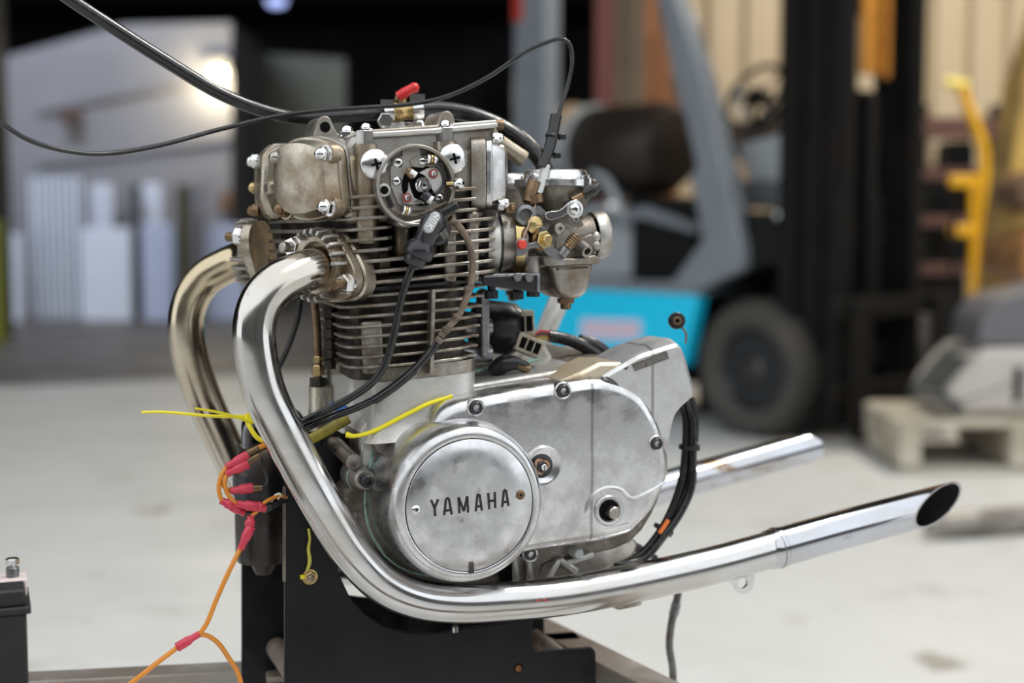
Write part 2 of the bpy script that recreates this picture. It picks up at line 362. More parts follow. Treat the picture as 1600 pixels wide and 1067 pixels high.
slab('post', 275, 288, 299, 488, 15.0, .12, m_olive, 'dark olive steel post by the white office block', 'post')
slab('post', 301, 282, 319, 488, 15.3, .10, m_off, 'pale grey post just right of the dark olive post', 'post')
slab('board', 320, 352, 384, 488, 15.3, .04, m_wb2, 'blue-grey board beside the pale grey post, behind the far exhaust pipe', 'panel')
slab('box', 342, 300, 362, 330, 16.07, .13, mat('brown_card', (.20, .11, .06), 0, .7), 'small brown box fixed to the corner of the office block', 'box', False)
slab('vent', 92, 172, 120, 192, 15.95, .2, mat('dark_brown', (.10, .06, .05), 0, .7), 'small dark brown vent high on the white office wall', 'vent', False)
slab('bollard', -34, 345, 0, 500, 12.2, .2, mat('yellow_green_paint', (.22, .24, .02), 0, .5), 'yellow-green bollard just showing at the left edge of the frame', 'bollard')
slab('column', -30, -40, 8, 500, 13.0, .25, m_dwall, 'black building column at the left edge of the frame', 'column')
# wall lamp
p = V(337, 112, YO - .22)
t = thing('wall_lamp', 'glowing warm wall lamp at the top corner of the white office block', 'lamp', p, WF)
b = B(); b.box(p + Vector((0, .15, .12)), .26, .16, .10); b.box(p + Vector((0, .20, .05)), .12, .06, .12); obj('lamp_housing', b, mat('lamp_grey', (.2, .2, .2), .3, .5), t, bevel=.01)
b = B(); b.rev([(0, -.10), (.05, -.08), (.08, -.04), (.085, .04)], Fr(p + Vector((0, .12, 0)), (0, 0, 1)), 20); obj('lamp_globe', b, mat('lamp_glow', (1, .90, .58), emit=9), t)
l = bpy.data.lights.new('wall_lamp_light', 'POINT'); l.energy = 30; l.color = (1, .85, .55); l.shadow_soft_size = .12
o = bpy.data.objects.new('wall_lamp_light', l); COL.objects.link(o); o.location = p + Vector((0, -.12, -.1))
p = V(432, 2, 20)
t = thing('ceiling_lamp', 'small bluish lamp glowing high under the dark roof', 'lamp', p, WF)
b = B(); b.rev([(0, -.08), (.10, -.06), (.14, 0), (.14, .03)], Fr(p, (0, 0, 1)), 20); obj('lamp_globe', b, mat('blue_glow', (.45, .55, 1), emit=1.0), t)
b = B(); b.rev([(.15, .03), (.12, .10), (.03, .16), (.012, .18), (.012, 5.95 - p.z)], Fr(p, (0, 0, 1)), 16); obj('lamp_shade', b, m_roof, t)
# ---------------------------------------------------------------- storage rack and yellow things at the right, behind the mast
m_rackb = mat('oxide_brown_beam', (.095, .04, .03), 0, .6); m_blk = mat('sooty_black', (.005, .005, .005), 0, .6, spec=.25)
m_ylw = mat('yellow_truck_paint', (.80, .43, .008), 0, .4, (.70, .32, .008), 8, .5, .7)
YR = 10.2
t = thing('storage_rack', 'dark brown steel rack behind the black mast at the right', 'rack', (V(1540, 400, YR).x, YR, 0), WF)
xa = V(1440, 0, YR).x; xb = V(1572, 0, YR).x
for py in (200, 272, 345, 420):
    b = B(); z = V(1500, py, YR).z; b.box(((xa + xb) / 2, YR, z), xb - xa, .08, .15 if py == 200 else .08); obj('beam', b, m_rackb, t, bevel=.006)
for px in (1446, 1566):
    b = B(); x = V(px, 0, YR).x; b.box((x, YR + .05, .95), .09, .09, 1.9); obj('upright', b, m_blk, t, bevel=.006)
b = B(); b.box(((xa + xb) / 2, YR + .75, .75), xb - xa, .05, 1.5); obj('back_panel', b, m_blk, t)
for i, (px, py) in enumerate([(1492, 250), (1520, 322), (1500, 395)]):
    p = V(px, py, YR + .3); sz = (.20, .26, .16)
    b = B(); b.box(p, .2 + .04 * i, .3, .22); b.box(p + Vector((0, 0, .12)), .17 + .04 * i, .26, .03)
    obj('crate', b, m_blk, None, bevel=.01, F=WF, base=p - Vector((0, 0, .11)), label=('black crate on the top shelf of the brown rack', 'black crate on the middle shelf of the brown rack', 'black crate on the lowest shelf of the brown rack')[i], cat='crate')
YH = 9.4
t = thing('hand_truck', 'yellow tubular hand truck standing right of the black mast', 'hand truck', (V(1530, 400, YH).x, YH, 0), WF)
def vt(px, py): return V(px, py, YH)
b = B(); b.tube([vt(1478, 131), vt(1486, 129), vt(1512, 134)], .032, 12); obj('handle', b, mat('pale_yellow', (.85, .70, .16), 0, .4), t)
b = B(); b.tube([vt(1503, 138), vt(1520, 185), vt(1534, 222), vt(1538, 260), vt(1536, 380), (vt(1530, 400).x, YH, .12)], .036, 12); obj('upright', b, m_ylw, t)
b = B(); b.tube([vt(1520, 285), vt(1521, 380), (vt(1521, 400).x, YH, .12)], .028, 12, 1); obj('upright', b, m_ylw, t)
for py in (283, 360): b = B(); b.bar(vt(1483, py), vt(1530, py), .075, .05, (0, 1, 0)); obj('crossbar', b, m_ylw, t, bevel=.01)
b = B(); b.box((vt(1510, 400).x, YH - .12, .06), .36, .3, .02); obj('toe_plate', b, m_ylw, t)
for s in (-.17, .17): b = B(); b.rev([(.03, -.03), (.11, -.03), (.12, 0), (.11, .03), (.03, .03)], Fr((vt(1510, 400).x + s, YH + .12, .12), (1, 0, 0)), 18); obj('wheel', b, m_blk, t)
m_old = mat('worn_yellow_steel', (.66, .43, .10), 0, .5, (.46, .29, .09), 5, .42, .6, (.13, .07, .04), 4, .52, .62)
YB = 7.8
def vb(px, py): return V(px, py, YB)
t = thing('crane_boom', 'worn yellow steel boom leaning at the right edge of the frame', 'crane', (vb(1560, 480).x, YB, 0), WF)
b = B(); b.prism([(vb(a, c).x, vb(a, c).z) for a, c in [(1552, 482), (1570, 330), (1600, 130), (1660, -60), (1740, -60), (1665, 482)]], -YB, -YB - .35); obj('boom', b, m_old, t, bevel=.02)
b = B(); b.rev([(.10, -.5), (.16, -.48), (.16, .1), (.05, .12)], Fr(vb(1592, 402), (0, 1, 0)), 20); obj('pivot', b, mat('orange_rust', (.45, .20, .05), 0, .5, (.2, .09, .03), 9, .4, .6), t)
b = B(); b.rev([(.05, -.3), (.11, -.28), (.11, .1)], Fr(vb(1592, 300), (0, 1, 0)), 20); obj('pin_boss', b, mat('brown_rust', (.16, .09, .05), 0, .6), t)
b = B(); z0 = vb(1600, 482).z; b.box((vb(1620, 480).x, YB + .2, z0 / 2), .5, .5, z0); obj('base', b, m_blk, t, bevel=.02)
# grey floor machine on a pallet at the right
m_gh = mat('grey_machine_hood', (.13, .128, .138), 0, .45); m_wh = mat('pale_machine_shell', (.50, .47, .44), 0, .4, (.42, .39, .36), 3, .4, .65)
YP = 6.05
def vp(px, py): return V(px, py, YP)
t = thing('wooden_pallet', 'low weathered white pallet under the pale machine at the right', 'pallet', (vp(1510, 720).x, YP, 0), WF)
m_pal = mat('weathered_pallet_wood', (.50, .46, .38), 0, .7, (.33, .29, .22), 5, .4, .62, (.20, .16, .11), 8, .58, .7, stretch=(.3, 1, 1))
zt = vp(1500, 660).z
x0 = vp(1408, 690).x; x1 = x0 + 1.05
for k in range(5): b = B(); b.box(((x0 + x1) / 2, YP + .07 + k * .155, zt - .012), x1 - x0, .115, .024); obj('deck_board', b, m_pal, t, bevel=.004)
for k in range(3):
    b = B(); xx = x0 + .045 + k * (x1 - x0 - .09) / 2; b.box((xx, YP + .385, (zt - .024 + .02) / 2 + .01), .09, .75, zt - .046); obj('stringer', b, m_pal, t, bevel=.004)
for k in range(2): b = B(); b.box(((x0 + x1) / 2, YP + .08 + k * .60, .011), x1 - x0, .12, .02); obj('bottom_board', b, m_pal, t, bevel=.004)
t = thing('floor_machine', 'pale grey machine with a sloped shell resting on the white pallet', 'machine', (vp(1560, 650).x, YP + .2, zt), WF)
ym = YP + .15
def vm(px, py): return V(px, py, ym)
b = B(); b.puff(rpoly([(vm(a, c).x, vm(a, c).z) for a, c in [(1468, 640), (1480, 606), (1512, 566), (1535, 545), (1720, 540), (1720, 650), (1490, 651)]], .04), -ym - .5, -ym, .04); obj('shell', b, m_wh, t)
b = B(); b.prism(rpoly([(vm(a, c).x, vm(a, c).z) for a, c in [(1534, 541), (1540, 500), (1566, 468), (1720, 430), (1720, 542)]], .03), -ym - .45, -ym - .05); obj('hood', b, m_gh, t, bevel=.01)
b = B(); b.box(vm(1590, 600) + Vector((0, -.004, 0)), .03, .02, .15); obj('latch', b, m_blk, t)
b = B()
for p, q in (((1424, 614), (1480, 548)), ((1480, 548), (1532, 540)), ((1424, 614), (1474, 622))): b.bar(V(*p, ym - .06), V(*q, ym - .06), .03, .03, (0, 1, 0))
b.prism([(V(a, c, ym).x, V(a, c, ym).z) for a, c in [(1432, 608), (1482, 552), (1520, 560), (1474, 614)]], -ym - .02, -ym - .04)
b.bar(V(1470, 618, ym), V(1500, 640, ym), .04, .06, (0, 1, 0))
obj('side_frame', b, mat('dark_grey_frame', (.07, .07, .065), .3, .5), t)
# pipe lying on the floor, oil stain
p = WF.lvl(1448, 822, .05); q = WF.lvl(1660, 806, .05)
t = thing('steel_tube', 'dull grey steel tube lying on the concrete at the right edge', 'tube', (p.x, p.y, 0), WF)
b = B(); b.tube([p, p.lerp(q, .3), q], [.030, .046, .05], 16, 3); obj('tube_body', b, mat('dull_tube_steel', (.33, .31, .28), .6, .5, (.2, .18, .16), 8, .4, .6), t)
b = B(); b.rev([(.03, -.03), (.042, -.02), (.042, .02), (.03, .03)], Fr(p.lerp(q, .25), (q - p)), 16); obj('collar', b, M['steel'], t)
st = EL  # keep name
def stain(px, py, sx, sy):
    c = WF.lvl(px, py, .0006); b = B(); P = []
    for i in range(40):
        a = 2 * math.pi * i / 40; k = 1 + .16 * math.sin(3 * a + px) + .10 * math.sin(7 * a + py) + .06 * math.sin(11 * a)
        P.append((c.x + sx * k * math.cos(a), c.y + sy * k * math.sin(a)))
    b.vplan(P, .0002, .0010); return b
m_st = mat('oil_stain', (.30, .275, .23), 0, .55, (.56, .545, .51), 9, .40, .60)
for i, a in enumerate([(1472, 1033, .075, .07), (238, 797, .065, .10)]):
    b = stain(*a); obj('trim_%d' % (5 + i), b, m_st, None, F=WF, kind='structure')
# ================================================================ lift truck
FKO = WF.lvl(1168, 684, 0); FK = Frame(FKO, R(-50))
def K(px, py, lat): return FK.lat(px, py, lat)
def KP(pts, lat): return [(K(a, c, lat).x, K(a, c, lat).z) for a, c in pts]
m_teal = mat('turquoise_paint', (.010, .66, 1.0), 0, .35, (.012, .61, .96), 3, .4, .65); m_gry = mat('grey_truck_paint', (.21, .235, .265), 0, .35, (.18, .20, .23), 4, .4, .65)
m_lgry = mat('light_grey_truck_paint', (.40, .43, .46), 0, .3); m_mast = mat('greasy_black_mast', (.004, .0038, .0037), .0, .7, (.0085, .007, .006), 6, .4, .6, spec=.2)
m_tire = mat('worn_tyre_rubber', (.040, .038, .036), 0, .75, (.075, .068, .060), 5, .4, .65); m_rim = mat('dark_rim', (.020, .021, .024), .3, .4)
m_hub = mat('dusty_hub', (.085, .082, .08), .5, .4, (.04, .038, .036), 14, .4, .6)
m_tank = mat('dark_tank', (.026, .019, .015), .4, .45)
T = thing('forklift', 'turquoise and grey forklift with black mast behind the motorcycle engine', 'forklift', (0, 0, 0), FK)
def kpart(name, pts, lat, th, m, bevel=.012, parent=T):
    b = B(); b.prism(KP(pts, lat), -lat - th, -lat); return obj(name, b, m, parent, bevel=bevel)
# wheels: lathe about the lateral axis
def wheel(cx, r, wid, lat, name):
    c = Vector((cx, lat, r)); f = Fr(c, (0, -1, 0))
    b = B(); b.rev2([(.60 * r, -wid * .5), (.60 * r, -.02), (.68 * r, 0), (.80 * r, .012), (.93 * r, .004), (r - .008, -.03), (r, -.06), (r, -wid + .06), (r - .02, -wid + .01), (.7 * r, -wid), (.6 * r, -wid * .5)], f, 56)
    w = obj(name, b, m_tire, T)
    b = B()
    for k in range(34):
        a = 2 * math.pi * k / 34; d = Vector((math.cos(a), 0, math.sin(a)))
        b.box(c + d * (r + .004) + Vector((0, wid * .5, 0)), wid * .8, .032, .014, (0, 1, 0), (-d.z, 0, d.x), d)
    obj('tread', b, m_tire, w)
    b = B(); b.rev([(.60 * r, -.05), (.58 * r, -.03), (.50 * r, -.07), (.40 * r, -.10), (.28 * r, -.10), (.25 * r, -.045), (.14 * r, -.04), (.12 * r, -.01), (0, -.005)], f, 40); ri = obj('rim', b, m_rim, w); b = B(); b.rev([(.20 * r, -.05), (.19 * r, -.03), (.10 * r, -.02), (.09 * r, .004), (0, .008)], f, 28); obj('hub', b, m_hub, w)
    for k in range(6):
        a = 2 * math.pi * k / 6; b = B(); b.hexa(Fr(c + Vector((math.cos(a) * .33 * r, .1, math.sin(a) * .33 * r)), (0, -1, 0)), .018, 0, .03); obj('wheel_nut', b, m_lgry, w)
    return w
wheel(0, .342, .25, 0, 'front_wheel'); wheel(-1.95, .28, .2, .05, 'rear_wheel')
w2 = wheel(0, .342, .25, .95, 'front_wheel')
kpart('side_panel', [(690, 428), (780, 440), (1088, 459), (1066, 572), (690, 660)], .03, .10, m_teal)
kpart('floor_plate', [(690, 405), (925, 438), (1092, 455), (1088, 462), (780, 444), (690, 433)], .02, .95, m_gry)
kpart('chassis', [(690, 430), (1085, 470), (1075, 600), (690, 640)], .16, .7, m_blk)
# blurred sticker on the side panel: rows of pinkish strokes, too soft to read
b = B(); pp = [K(x, y, .028) for x, y in ((905, 497), (1002, 497), (1002, 533), (905, 533))]
b.prism(KP([(908, 498), (1002, 500), (1000, 532), (906, 532)], .029), -.032, -.028)
dec = obj('sticker', b, mat('pink_sticker', (.66, .68, .86), 0, .4), T, part_label='pale pink and blue rectangular sticker')
b = B()
for x in range(912, 1000, 9): b.prism(KP([(x, 502), (x + 5, 502), (x + 5, 528), (x, 528)], .027), -.029, -.0265)
obj('lettering', b, mat('sticker_print', (.74, .50, .60), 0, .4), dec)
kpart('rear_pillar', [(803, -30), (852, -30), (850, 330), (846, 430), (800, 430)], .05, .12, m_gry)
kpart('rear_lamp', [(800, -30), (812, -30), (812, 32), (800, 34)], .03, .08, mat('red_lens', (.45, .03, .02), 0, .3))
kpart('front_pillar', [(1022, -25), (1047, -25), (1095, 117), (1130, 262), (1158, 389), (1158, 421), (1087, 457), (915, 457), (925, 440), (1050, 440), (1097, 375), (1078, 272), (1088, 262)], .05, .12, m_gry)
kpart('front_pillar', [(1022, -25), (1047, -25), (1095, 117), (1130, 262), (1150, 389), (1090, 375), (1078, 272)], .92, .1, m_gry)
kpart('engine_hood', [(890, 330), (925, 318), (990, 330), (1000, 436), (880, 436)], .30, .4, m_lgry, .03)
kpart('seat_base', [(985, 335), (1080, 345), (1090, 440), (985, 440)], .28, .5, m_blk, .02)
kpart('seat_cushion', [(975, 305), (1080, 318), (1085, 350), (980, 338)], .25, .5, m_blk, .03)
kpart('hood_lid', [(880, 340), (1010, 322), (1090, 352), (1088, 366), (1005, 342), (880, 352)], .24, .5, m_gry, .01)
b = B(); c = K(985, 235, .45); b.rev([(0, -.02), (.12, 0), (.20, .05), (.265, .14), (.265, .70), (.21, .80), (0, .84)], Fr(c + Vector((-.45, 0, 0)), (1, 0, 0)), 32); tk = obj('gas_tank', b, m_tank, T)
b = B(); b.rev2([(.262, -.03), (.282, -.03), (.282, .03), (.262, .03), (.262, -.03)], Fr(c + Vector((-.30, 0, 0)), (1, 0, 0)), 36); obj('tank_strap', b, m_lgry, tk)
b = B(); b.rev([(.14, -.1), (.20, -.09), (.20, .1), (.1, .12)], Fr(K(880, 215, .5), (1, 0, 0)), 24); obj('tank_collar', b, mat('tan_collar', (.36, .26, .16), .2, .5), tk)
b = B(); b.tube([K(925, 270, .2), K(950, 285, .2), K(975, 340, .2)], .02, 8); obj('fuel_pipe', b, m_lgry, T)
kpart('side_strut', [(925, 258), (940, 258), (985, 352), (972, 356)], .22, .04, m_gry, .006)
# controls
b = B(); c = K(1180, 150, .45); f = Fr(c, (-.80, 0, .6)); b.rev2([(.185 + .016 * math.cos(a), .016 * math.sin(a)) for a in [2 * math.pi * i / 10 for i in range(11)]], f, 36); sw = obj('steering_wheel', b, m_blk, T)
b = B()
for k in range(3): a = 2.1 * k; b.bar(f(0, 0, 0), f(.18 * math.cos(a), .18 * math.sin(a), 0), .03, .012)
b.rev([(0, .03), (.05, .02), (.05, -.03), (.02, -.05), (.02, -.5)], f, 16); obj('steering_column', b, m_blk, sw)
for i, (a, c2) in enumerate([((1150, 145), (1170, 230)), ((1172, 160), (1182, 235)), ((1200, 150), (1195, 240)), ((1085, 30), (1092, 90))]):
    p = K(*a, .6); q = K(*c2, .6); b = B(); b.tube([q, p], .012, 8, 1); lv = obj('lever', b, m_lgry if i < 3 else m_blk, T)
    b = B(); b.ball(p, .045 if i == 0 else .03, 12); obj('knob', b, mat('pale_knob', (.6, .6, .58), .4, .2) if i in (0, 3) else m_blk, lv)
kpart('dashboard', [(1110, 200), (1230, 180), (1240, 230), (1130, 250)], .4, .5, mat('dash_brown', (.14, .10, .07), 0, .5, (.05, .04, .035), 5, .4, .6), .03)
kpart('dash_panel', [(1150, 225), (1235, 205), (1238, 290), (1170, 285)], .35, .5, m_lgry, .02)
kpart('cowl', [(1100, 280), (1240, 282), (1240, 330), (1115, 320)], .30, .55, mat('cowl_grey', (.13, .14, .15), .2, .4), .02)
kpart('fender', [(1120, 330), (1245, 330), (1250, 430), (1200, 415), (1150, 430), (1110, 455), (1120, 400)], .12, .7, m_blk, .02)
kpart('inner_fender', [(1080, 390), (1262, 390), (1262, 650), (1090, 650)], .50, .35, m_blk)
b = B(); b.tube([K(1170, 395, .2), K(1200, 372, .2), K(1228, 358, .2), K(1290, 350, .2)], [.03, .035, .04, .03], 12); obj('tilt_cylinder', b, mat('bright_ram', (.55, .57, .58), .9, .25), T)
b = B(); b.ball(K(1221, 336, .16), .045, 14); obj('cowl_glint', b, mat('cowl_glint_chrome', (.7, .75, .75), .9, .12), T)  # shiny ball added to give a blurred glint near the mast
b = B(); b.ball(K(957, 323, .2), .05, 14); obj('hood_glint', b, mat('hood_glint_chrome', (.75, .77, .78), .9, .12), T)  # shiny ball added to give the highlight dot on the hood
b = B(); b.tube([K(1235, 60, .3), K(1240, 120, .3), K(1215, 175, .3), K(1180, 200, .3)], .02, 8); obj('hydraulic_hose', b, m_blk, T)
# mast: two uprights of nested channels, chains, carriage, forks
def kbox(name, x0, x1, l0, l1, z0, z1, m, parent=T, bevel=.008):
    b = B(); b.box(((x0 + x1) / 2, (l0 + l1) / 2, (z0 + z1) / 2), x1 - x0, l1 - l0, z1 - z0); return obj(name, b, m, parent, bevel=bevel)
xm = K(1292, 500, .15).x
for (l0, l1) in ((.10, .24), (.66, .80)):
    up = kbox('mast_upright', xm - .13, xm - .02, l0, l1, .08, 3.3, m_mast)
    kbox('inner_channel', xm - .01, xm + .10, l0 + .02, l1 - .02, .10, 3.3, m_mast, up)
    kbox('channel_lip', xm - .14, xm + .11, l0 + .045, l1 - .045, .08, 3.3, m_mast, up)
for z in (.35, .95, 2.1): kbox('mast_crossbar', xm - .10, xm - .03, .2, .7, z, z + .13, m_mast)
kbox('lift_cylinder', xm - .06, xm + .04, .42, .50, .1, 1.72, m_mast, bevel=.03)
kbox('hose_cover', xm - .16, xm - .12, .26, .64, .1, 1.74, m_mast)
kbox('hose_guard', xm - .24, xm - .14, .06, .22, .1, 3.3, m_mast)
kbox('lift_chain', xm + .03, xm + .06, .50, .54, 1.78, 3.3, mat('orange_chain_guard', (.55, .22, .02), .1, .5, (.35, .13, .02), 4, .4, .6))
kbox('chain_guard', xm + .0, xm + .02, .36, .52, 1.80, 3.3, mat('orange_guard', (.62, .27, .03), .1, .5, (.45, .18, .02), 4, .4, .6))
for z in (.22, .62): kbox('carriage_bar', xm + .13, xm + .18, -.02, 1.0, z, z + .1, m_mast)
for l in (.12, .78):
    fk = kbox('fork', xm + .19, xm + .23, l - .05, l + .07, .06, .72, m_mast)
    kbox('fork_blade', xm + .19, xm + .28, l - .05, l + .07, .05, .085, m_mast, fk)
for l in (-.0, .3, .6, .95): kbox('backrest_bar', xm + .15, xm + .17, l, l + .03, .6, 1.2, m_mast)
for q, l in (((1300, 560), .3),): kbox('tilt_bracket', xm - .35, xm - .1, .2, .7, .12, .3, m_blk)
# ================================================================ engine
M['tan'] = mat('tan_stained_aluminium', (.60, .52, .40), .55, .45, (.44, .34, .22), 30, .4, .64)
M['dullsteel'] = mat('dull_nut_steel', (.40, .39, .38), 1, .36, (.30, .28, .26), 60, .42, .66)
def streak(m, x, wid, col, wob=.003):           # run-down dirt mark at one place of the surface
    nt = m.node_tree; N = nt.nodes; L = nt.links; p = N['Principled BSDF']; prev = p.inputs['Base Color'].links[0].from_socket
    tc = N.new('ShaderNodeTexCoord'); sp = N.new('ShaderNodeSeparateXYZ'); L.new(tc.outputs['Object'], sp.inputs[0])
    ns = N.new('ShaderNodeTexNoise'); ns.inputs['Scale'].default_value = 22; ns.inputs['Detail'].default_value = 6; L.new(tc.outputs['Object'], ns.inputs['Vector'])
    a = N.new('ShaderNodeMath'); a.operation = 'MULTIPLY_ADD'; a.inputs[1].default_value = wob * 2; L.new(ns.outputs['Fac'], a.inputs[0]); L.new(sp.outputs[0], a.inputs[2])
    s_ = N.new('ShaderNodeMath'); s_.operation = 'SUBTRACT'; L.new(a.outputs[0], s_.inputs[0]); s_.inputs[1].default_value = x + wob
    ab = N.new('ShaderNodeMath'); ab.operation = 'ABSOLUTE'; L.new(s_.outputs[0], ab.inputs[0])
    mr = N.new('ShaderNodeMapRange'); mr.inputs[1].default_value = wid; mr.inputs[2].default_value = wid * .3; mr.inputs[4].default_value = .75; L.new(ab.outputs[0], mr.inputs[0])
    mx = N.new('ShaderNodeMix'); mx.data_type = 'RGBA'; L.new(mr.outputs[0], mx.inputs[0]); L.new(prev, mx.inputs[6]); mx.inputs[7].default_value = (*col, 1); L.new(mx.outputs[2], p.inputs['Base Color'])
def cover_mat(name): return mat(name, (.66, .66, .67), .97 if 'guard' not in name else .72, .29 if 'guard' not in name else .38, (.47, .46, .46), 38, .40, .66, (.33, .30, .27), 16, .60, .78, bump=.04, bs=350)
ENG = thing('motorcycle_engine', 'grey aluminium twin-cylinder motorcycle engine bolted in the black plate stand', 'engine', E(690, 925, 180))
def H(d): return -d / 1000
def PL(pts, py): return [(E(px, py, d).x, d / 1000) for px, d in pts]
def ep(name, pts, d0, d1, m, parent=ENG, ref=None, top=0, bevel=0, **k):     # straight block between depths, outline in pixels
    b = B(); b.prism(XZ(pts, ref if ref is not None else d0), H(d1), H(d0), top=top); return obj(name, b, m, parent, bevel=bevel, **k)
def bolt_socket(c, r, h, parent, m=None, w=(0, -1, 0), name='socket_bolt'):
    f = Fr(c, w); b = B(); b.rev2([(r, -.004), (r, h - .001), (r - .0009, h), (r * .58, h), (r * .52, h - .0035), (.0001, h - .0035)], f, 22); o = obj(name, b, m or M['screw'], parent); return o
def phillips(c, r, h, parent, m, w=(0, -1, 0), name='cross_screw', rot=.35, cm=None):
    f = Fr(c, w); b = B(); b.rev([(r, -.003), (r, h * .25), (r * .82, h * .7), (r * .5, h * .95), (0, h)], f, 22); o = obj(name, b, m, parent)
    if parent.parent is None or True:
        pb = B()
        for k in range(2):
            a = rot + k * math.pi / 2; u = f.u * math.cos(a) + f.v * math.sin(a); v = f.w.cross(u); pb.box(f(0, 0, h * .95), r * .74, r * .15, r * .18, u, v, f.w)
        obj('cross_slot', pb, M['dark'], o if parent is ENG else parent)
    return o
def acorn(c, w, r, parent, m=None, hh=.007, name='acorn_nut', a0=.2):
    f = Fr(c, w); b = B(); b.hexa(f, r, 0, hh, 6, a0); k = r * .80
    b.rev([(k, hh - .001)] + [(k * math.cos(t), hh + k * 1.05 * math.sin(t)) for t in [math.pi / 2 * i / 6 for i in range(7)]], f, 18)
    b.rev([(r * 1.12, -.0012), (r * 1.12, .0003)], f, 20)
    return obj(name, b, m or M['zinc'], parent)
# --- crankcase
CC = ep('crankcase', cr2([(563, 680), (585, 650), (630, 618), (720, 604), (880, 578), (960, 562), (1005, 575), (1035, 620), (1042, 700), (1030, 780), (985, 848), (900, 872), (850, 885), (840, 925), (760, 935), (690, 932), (610, 910), (570, 870), (545, 820), (540, 775), (562, 745)], 3), 74, 300, M['grime'], bevel=.004)
b = B(); b.prism(XZ([(564, 672), (586, 642), (628, 616), (720, 603), (880, 577), (960, 562), (985, 568), (985, 590), (720, 640), (600, 690), (570, 740), (562, 735)], 75), H(298), H(73.5)); obj('crankcase_deck', b, M['castw'], ENG, bevel=.004)
ep('crankcase_wall', [(541, 770), (564, 745), (600, 690), (700, 900), (690, 934), (610, 912), (570, 872), (543, 820)], 73, 120, M['grime'], CC, bevel=.003)
for px in (800, 822): ep('sump_rib', [(px, 870), (px + 9, 868), (px + 14, 912), (px + 2, 914)], 66, 110, M['cast'], CC, bevel=.002)
ep('sump_slot', [(778, 876), (802, 872), (806, 910), (784, 912)], 68, 80, M['dark'], CC)
ep('sump_plate', [(838, 868), (985, 838), (1000, 850), (990, 872), (940, 895), (850, 915), (836, 915)], 76, 200, M['cast'], CC, bevel=.004)
for p, q in (((852, 906), (872, 872)), ((872, 872), (900, 892)), ((880, 880), (925, 864))):
    b = B(); b.bar(E(*p, 72), E(*q, 72), .006, .012, (0, 1, 0)); obj('web', b, M['castw'], CC, bevel=.002)
ep('rear_lug', [(960, 840), (985, 832), (990, 862), (972, 882), (960, 878)], 90, 130, M['castw'], CC, bevel=.003)
b = B(); b.rev([(.0058, -.02), (.0058, .002), (.0045, .005), (0, .006)], Fr(E(902, 864, 62), (0, -1, 0)), 18); obj('drain_cap', b, M['clear'], ENG, part_label='small milky white plastic cap')
# --- left side cover
b = B(); b.puff(inset(cr2([(662, 760), (674, 670), (700, 633), (745, 620), (800, 609), (880, 597), (935, 590), (975, 598), (1010, 620), (1035, 660), (1047, 705), (1049, 740), (1038, 768), (1022, 800), (998, 826), (985, 836), (940, 848), (898, 855), (831, 866), (780, 880), (735, 884), (684, 845)], 4) and [(a, c) for a, c in cr2(XZ([(662, 760), (674, 670), (700, 633), (745, 620), (800, 609), (880, 597), (935, 590), (975, 598), (1010, 620), (1035, 660), (1047, 705), (1049, 740), (1038, 768), (1022, 800), (998, 826), (985, 836), (940, 848), (898, 855), (831, 866), (780, 880), (735, 884), (684, 845)], 28), 5)], -.0), H(72), H(27), .013, seg=6)
M['cover_s'] = cover_mat('streaked_side_cover'); streak(M['cover_s'], E(925, 700, 27).x - ORG[ENG.name].x, .0022, (.24, .225, .21))
COV = obj('side_cover', b, M['cover_s'], ENG, smooth=60)
C0 = E(735, 789.5, 0)
fD = Fr(C0, (0, -1, 0))
b = B(); b.rev2([(.0785, -.074), (.0785, -.050), (.0770, -.030), (.0745, -.014), (.0722, -.006), (.0695, -.0018), (.0665, -.0004), (.0630, .0), (.0619, -.0006), (.0619, -.005), (.0001, -.005)], fD, 96)
DOM = obj('alternator_cover', b, M['cover'], ENG, smooth=60)
b = B(); b.rev([(.0610, -.0048), (.0610, -.0004), (.0604, .0002), (.04, .0005), (0, .0006)], fD, 96); obj('cover_plate', b, M['plate'], DOM, smooth=60)
def strokes(segs, fr, h, wid, dep, name, parent, m, F0=None):
    b = B()
    for p, q in segs:
        p = Vector(fr.at(*p, h)); q = Vector(fr.at(*q, h)); t = (q - p).normalized(); k = Vector((-t.y, t.x)) * wid / 2
        b.prism([tuple(p + k), tuple(p - k), tuple(q - k), tuple(q + k)], h - dep, h + dep * .3, fr)
    return obj(name, b, m, parent)
def zpx(pts, ox, oy, s): return [(ox + a / s, oy + c / s) for a, c in pts]
LET = [((163, 490), (190, 552)), ((217, 484), (190, 552)), ((190, 552), (194, 612)),
       ((262, 606), (277, 480)), ((277, 480), (297, 478)), ((297, 478), (320, 601)), ((272, 572), (312, 566)),
       ((371, 470), (378, 592)), ((437, 462), (443, 586)), ((371, 470), (411, 575)), ((411, 575), (437, 462)),
       ((502, 577), (514, 450)), ((514, 450), (530, 448)), ((530, 448), (548, 571)), ((508, 541), (542, 536)),
       ((596, 437), (604, 560)), ((645, 430), (650, 552)), ((600, 500), (647, 493)),
       ((702, 543), (715, 417)), ((715, 417), (730, 415)), ((730, 415), (750, 535)), ((708, 508), (744, 502))]
strokes([(zpx([p], 640, 680, 4.85)[0], zpx([q], 640, 680, 4.85)[0]) for p, q in LET], fD, .0007, .0023, .0006, 'lettering', DOM, mat('dark_letter_groove', (.018, .013, .011), 0, .5))
for p in ((650, 797), (813, 773)): phillips(C0 + fD.u * fD.at(*p)[0] + fD.v * fD.at(*p)[1], .0046, .0022, DOM, M['zinc'] if p[0] < 700 else M['bronze'])
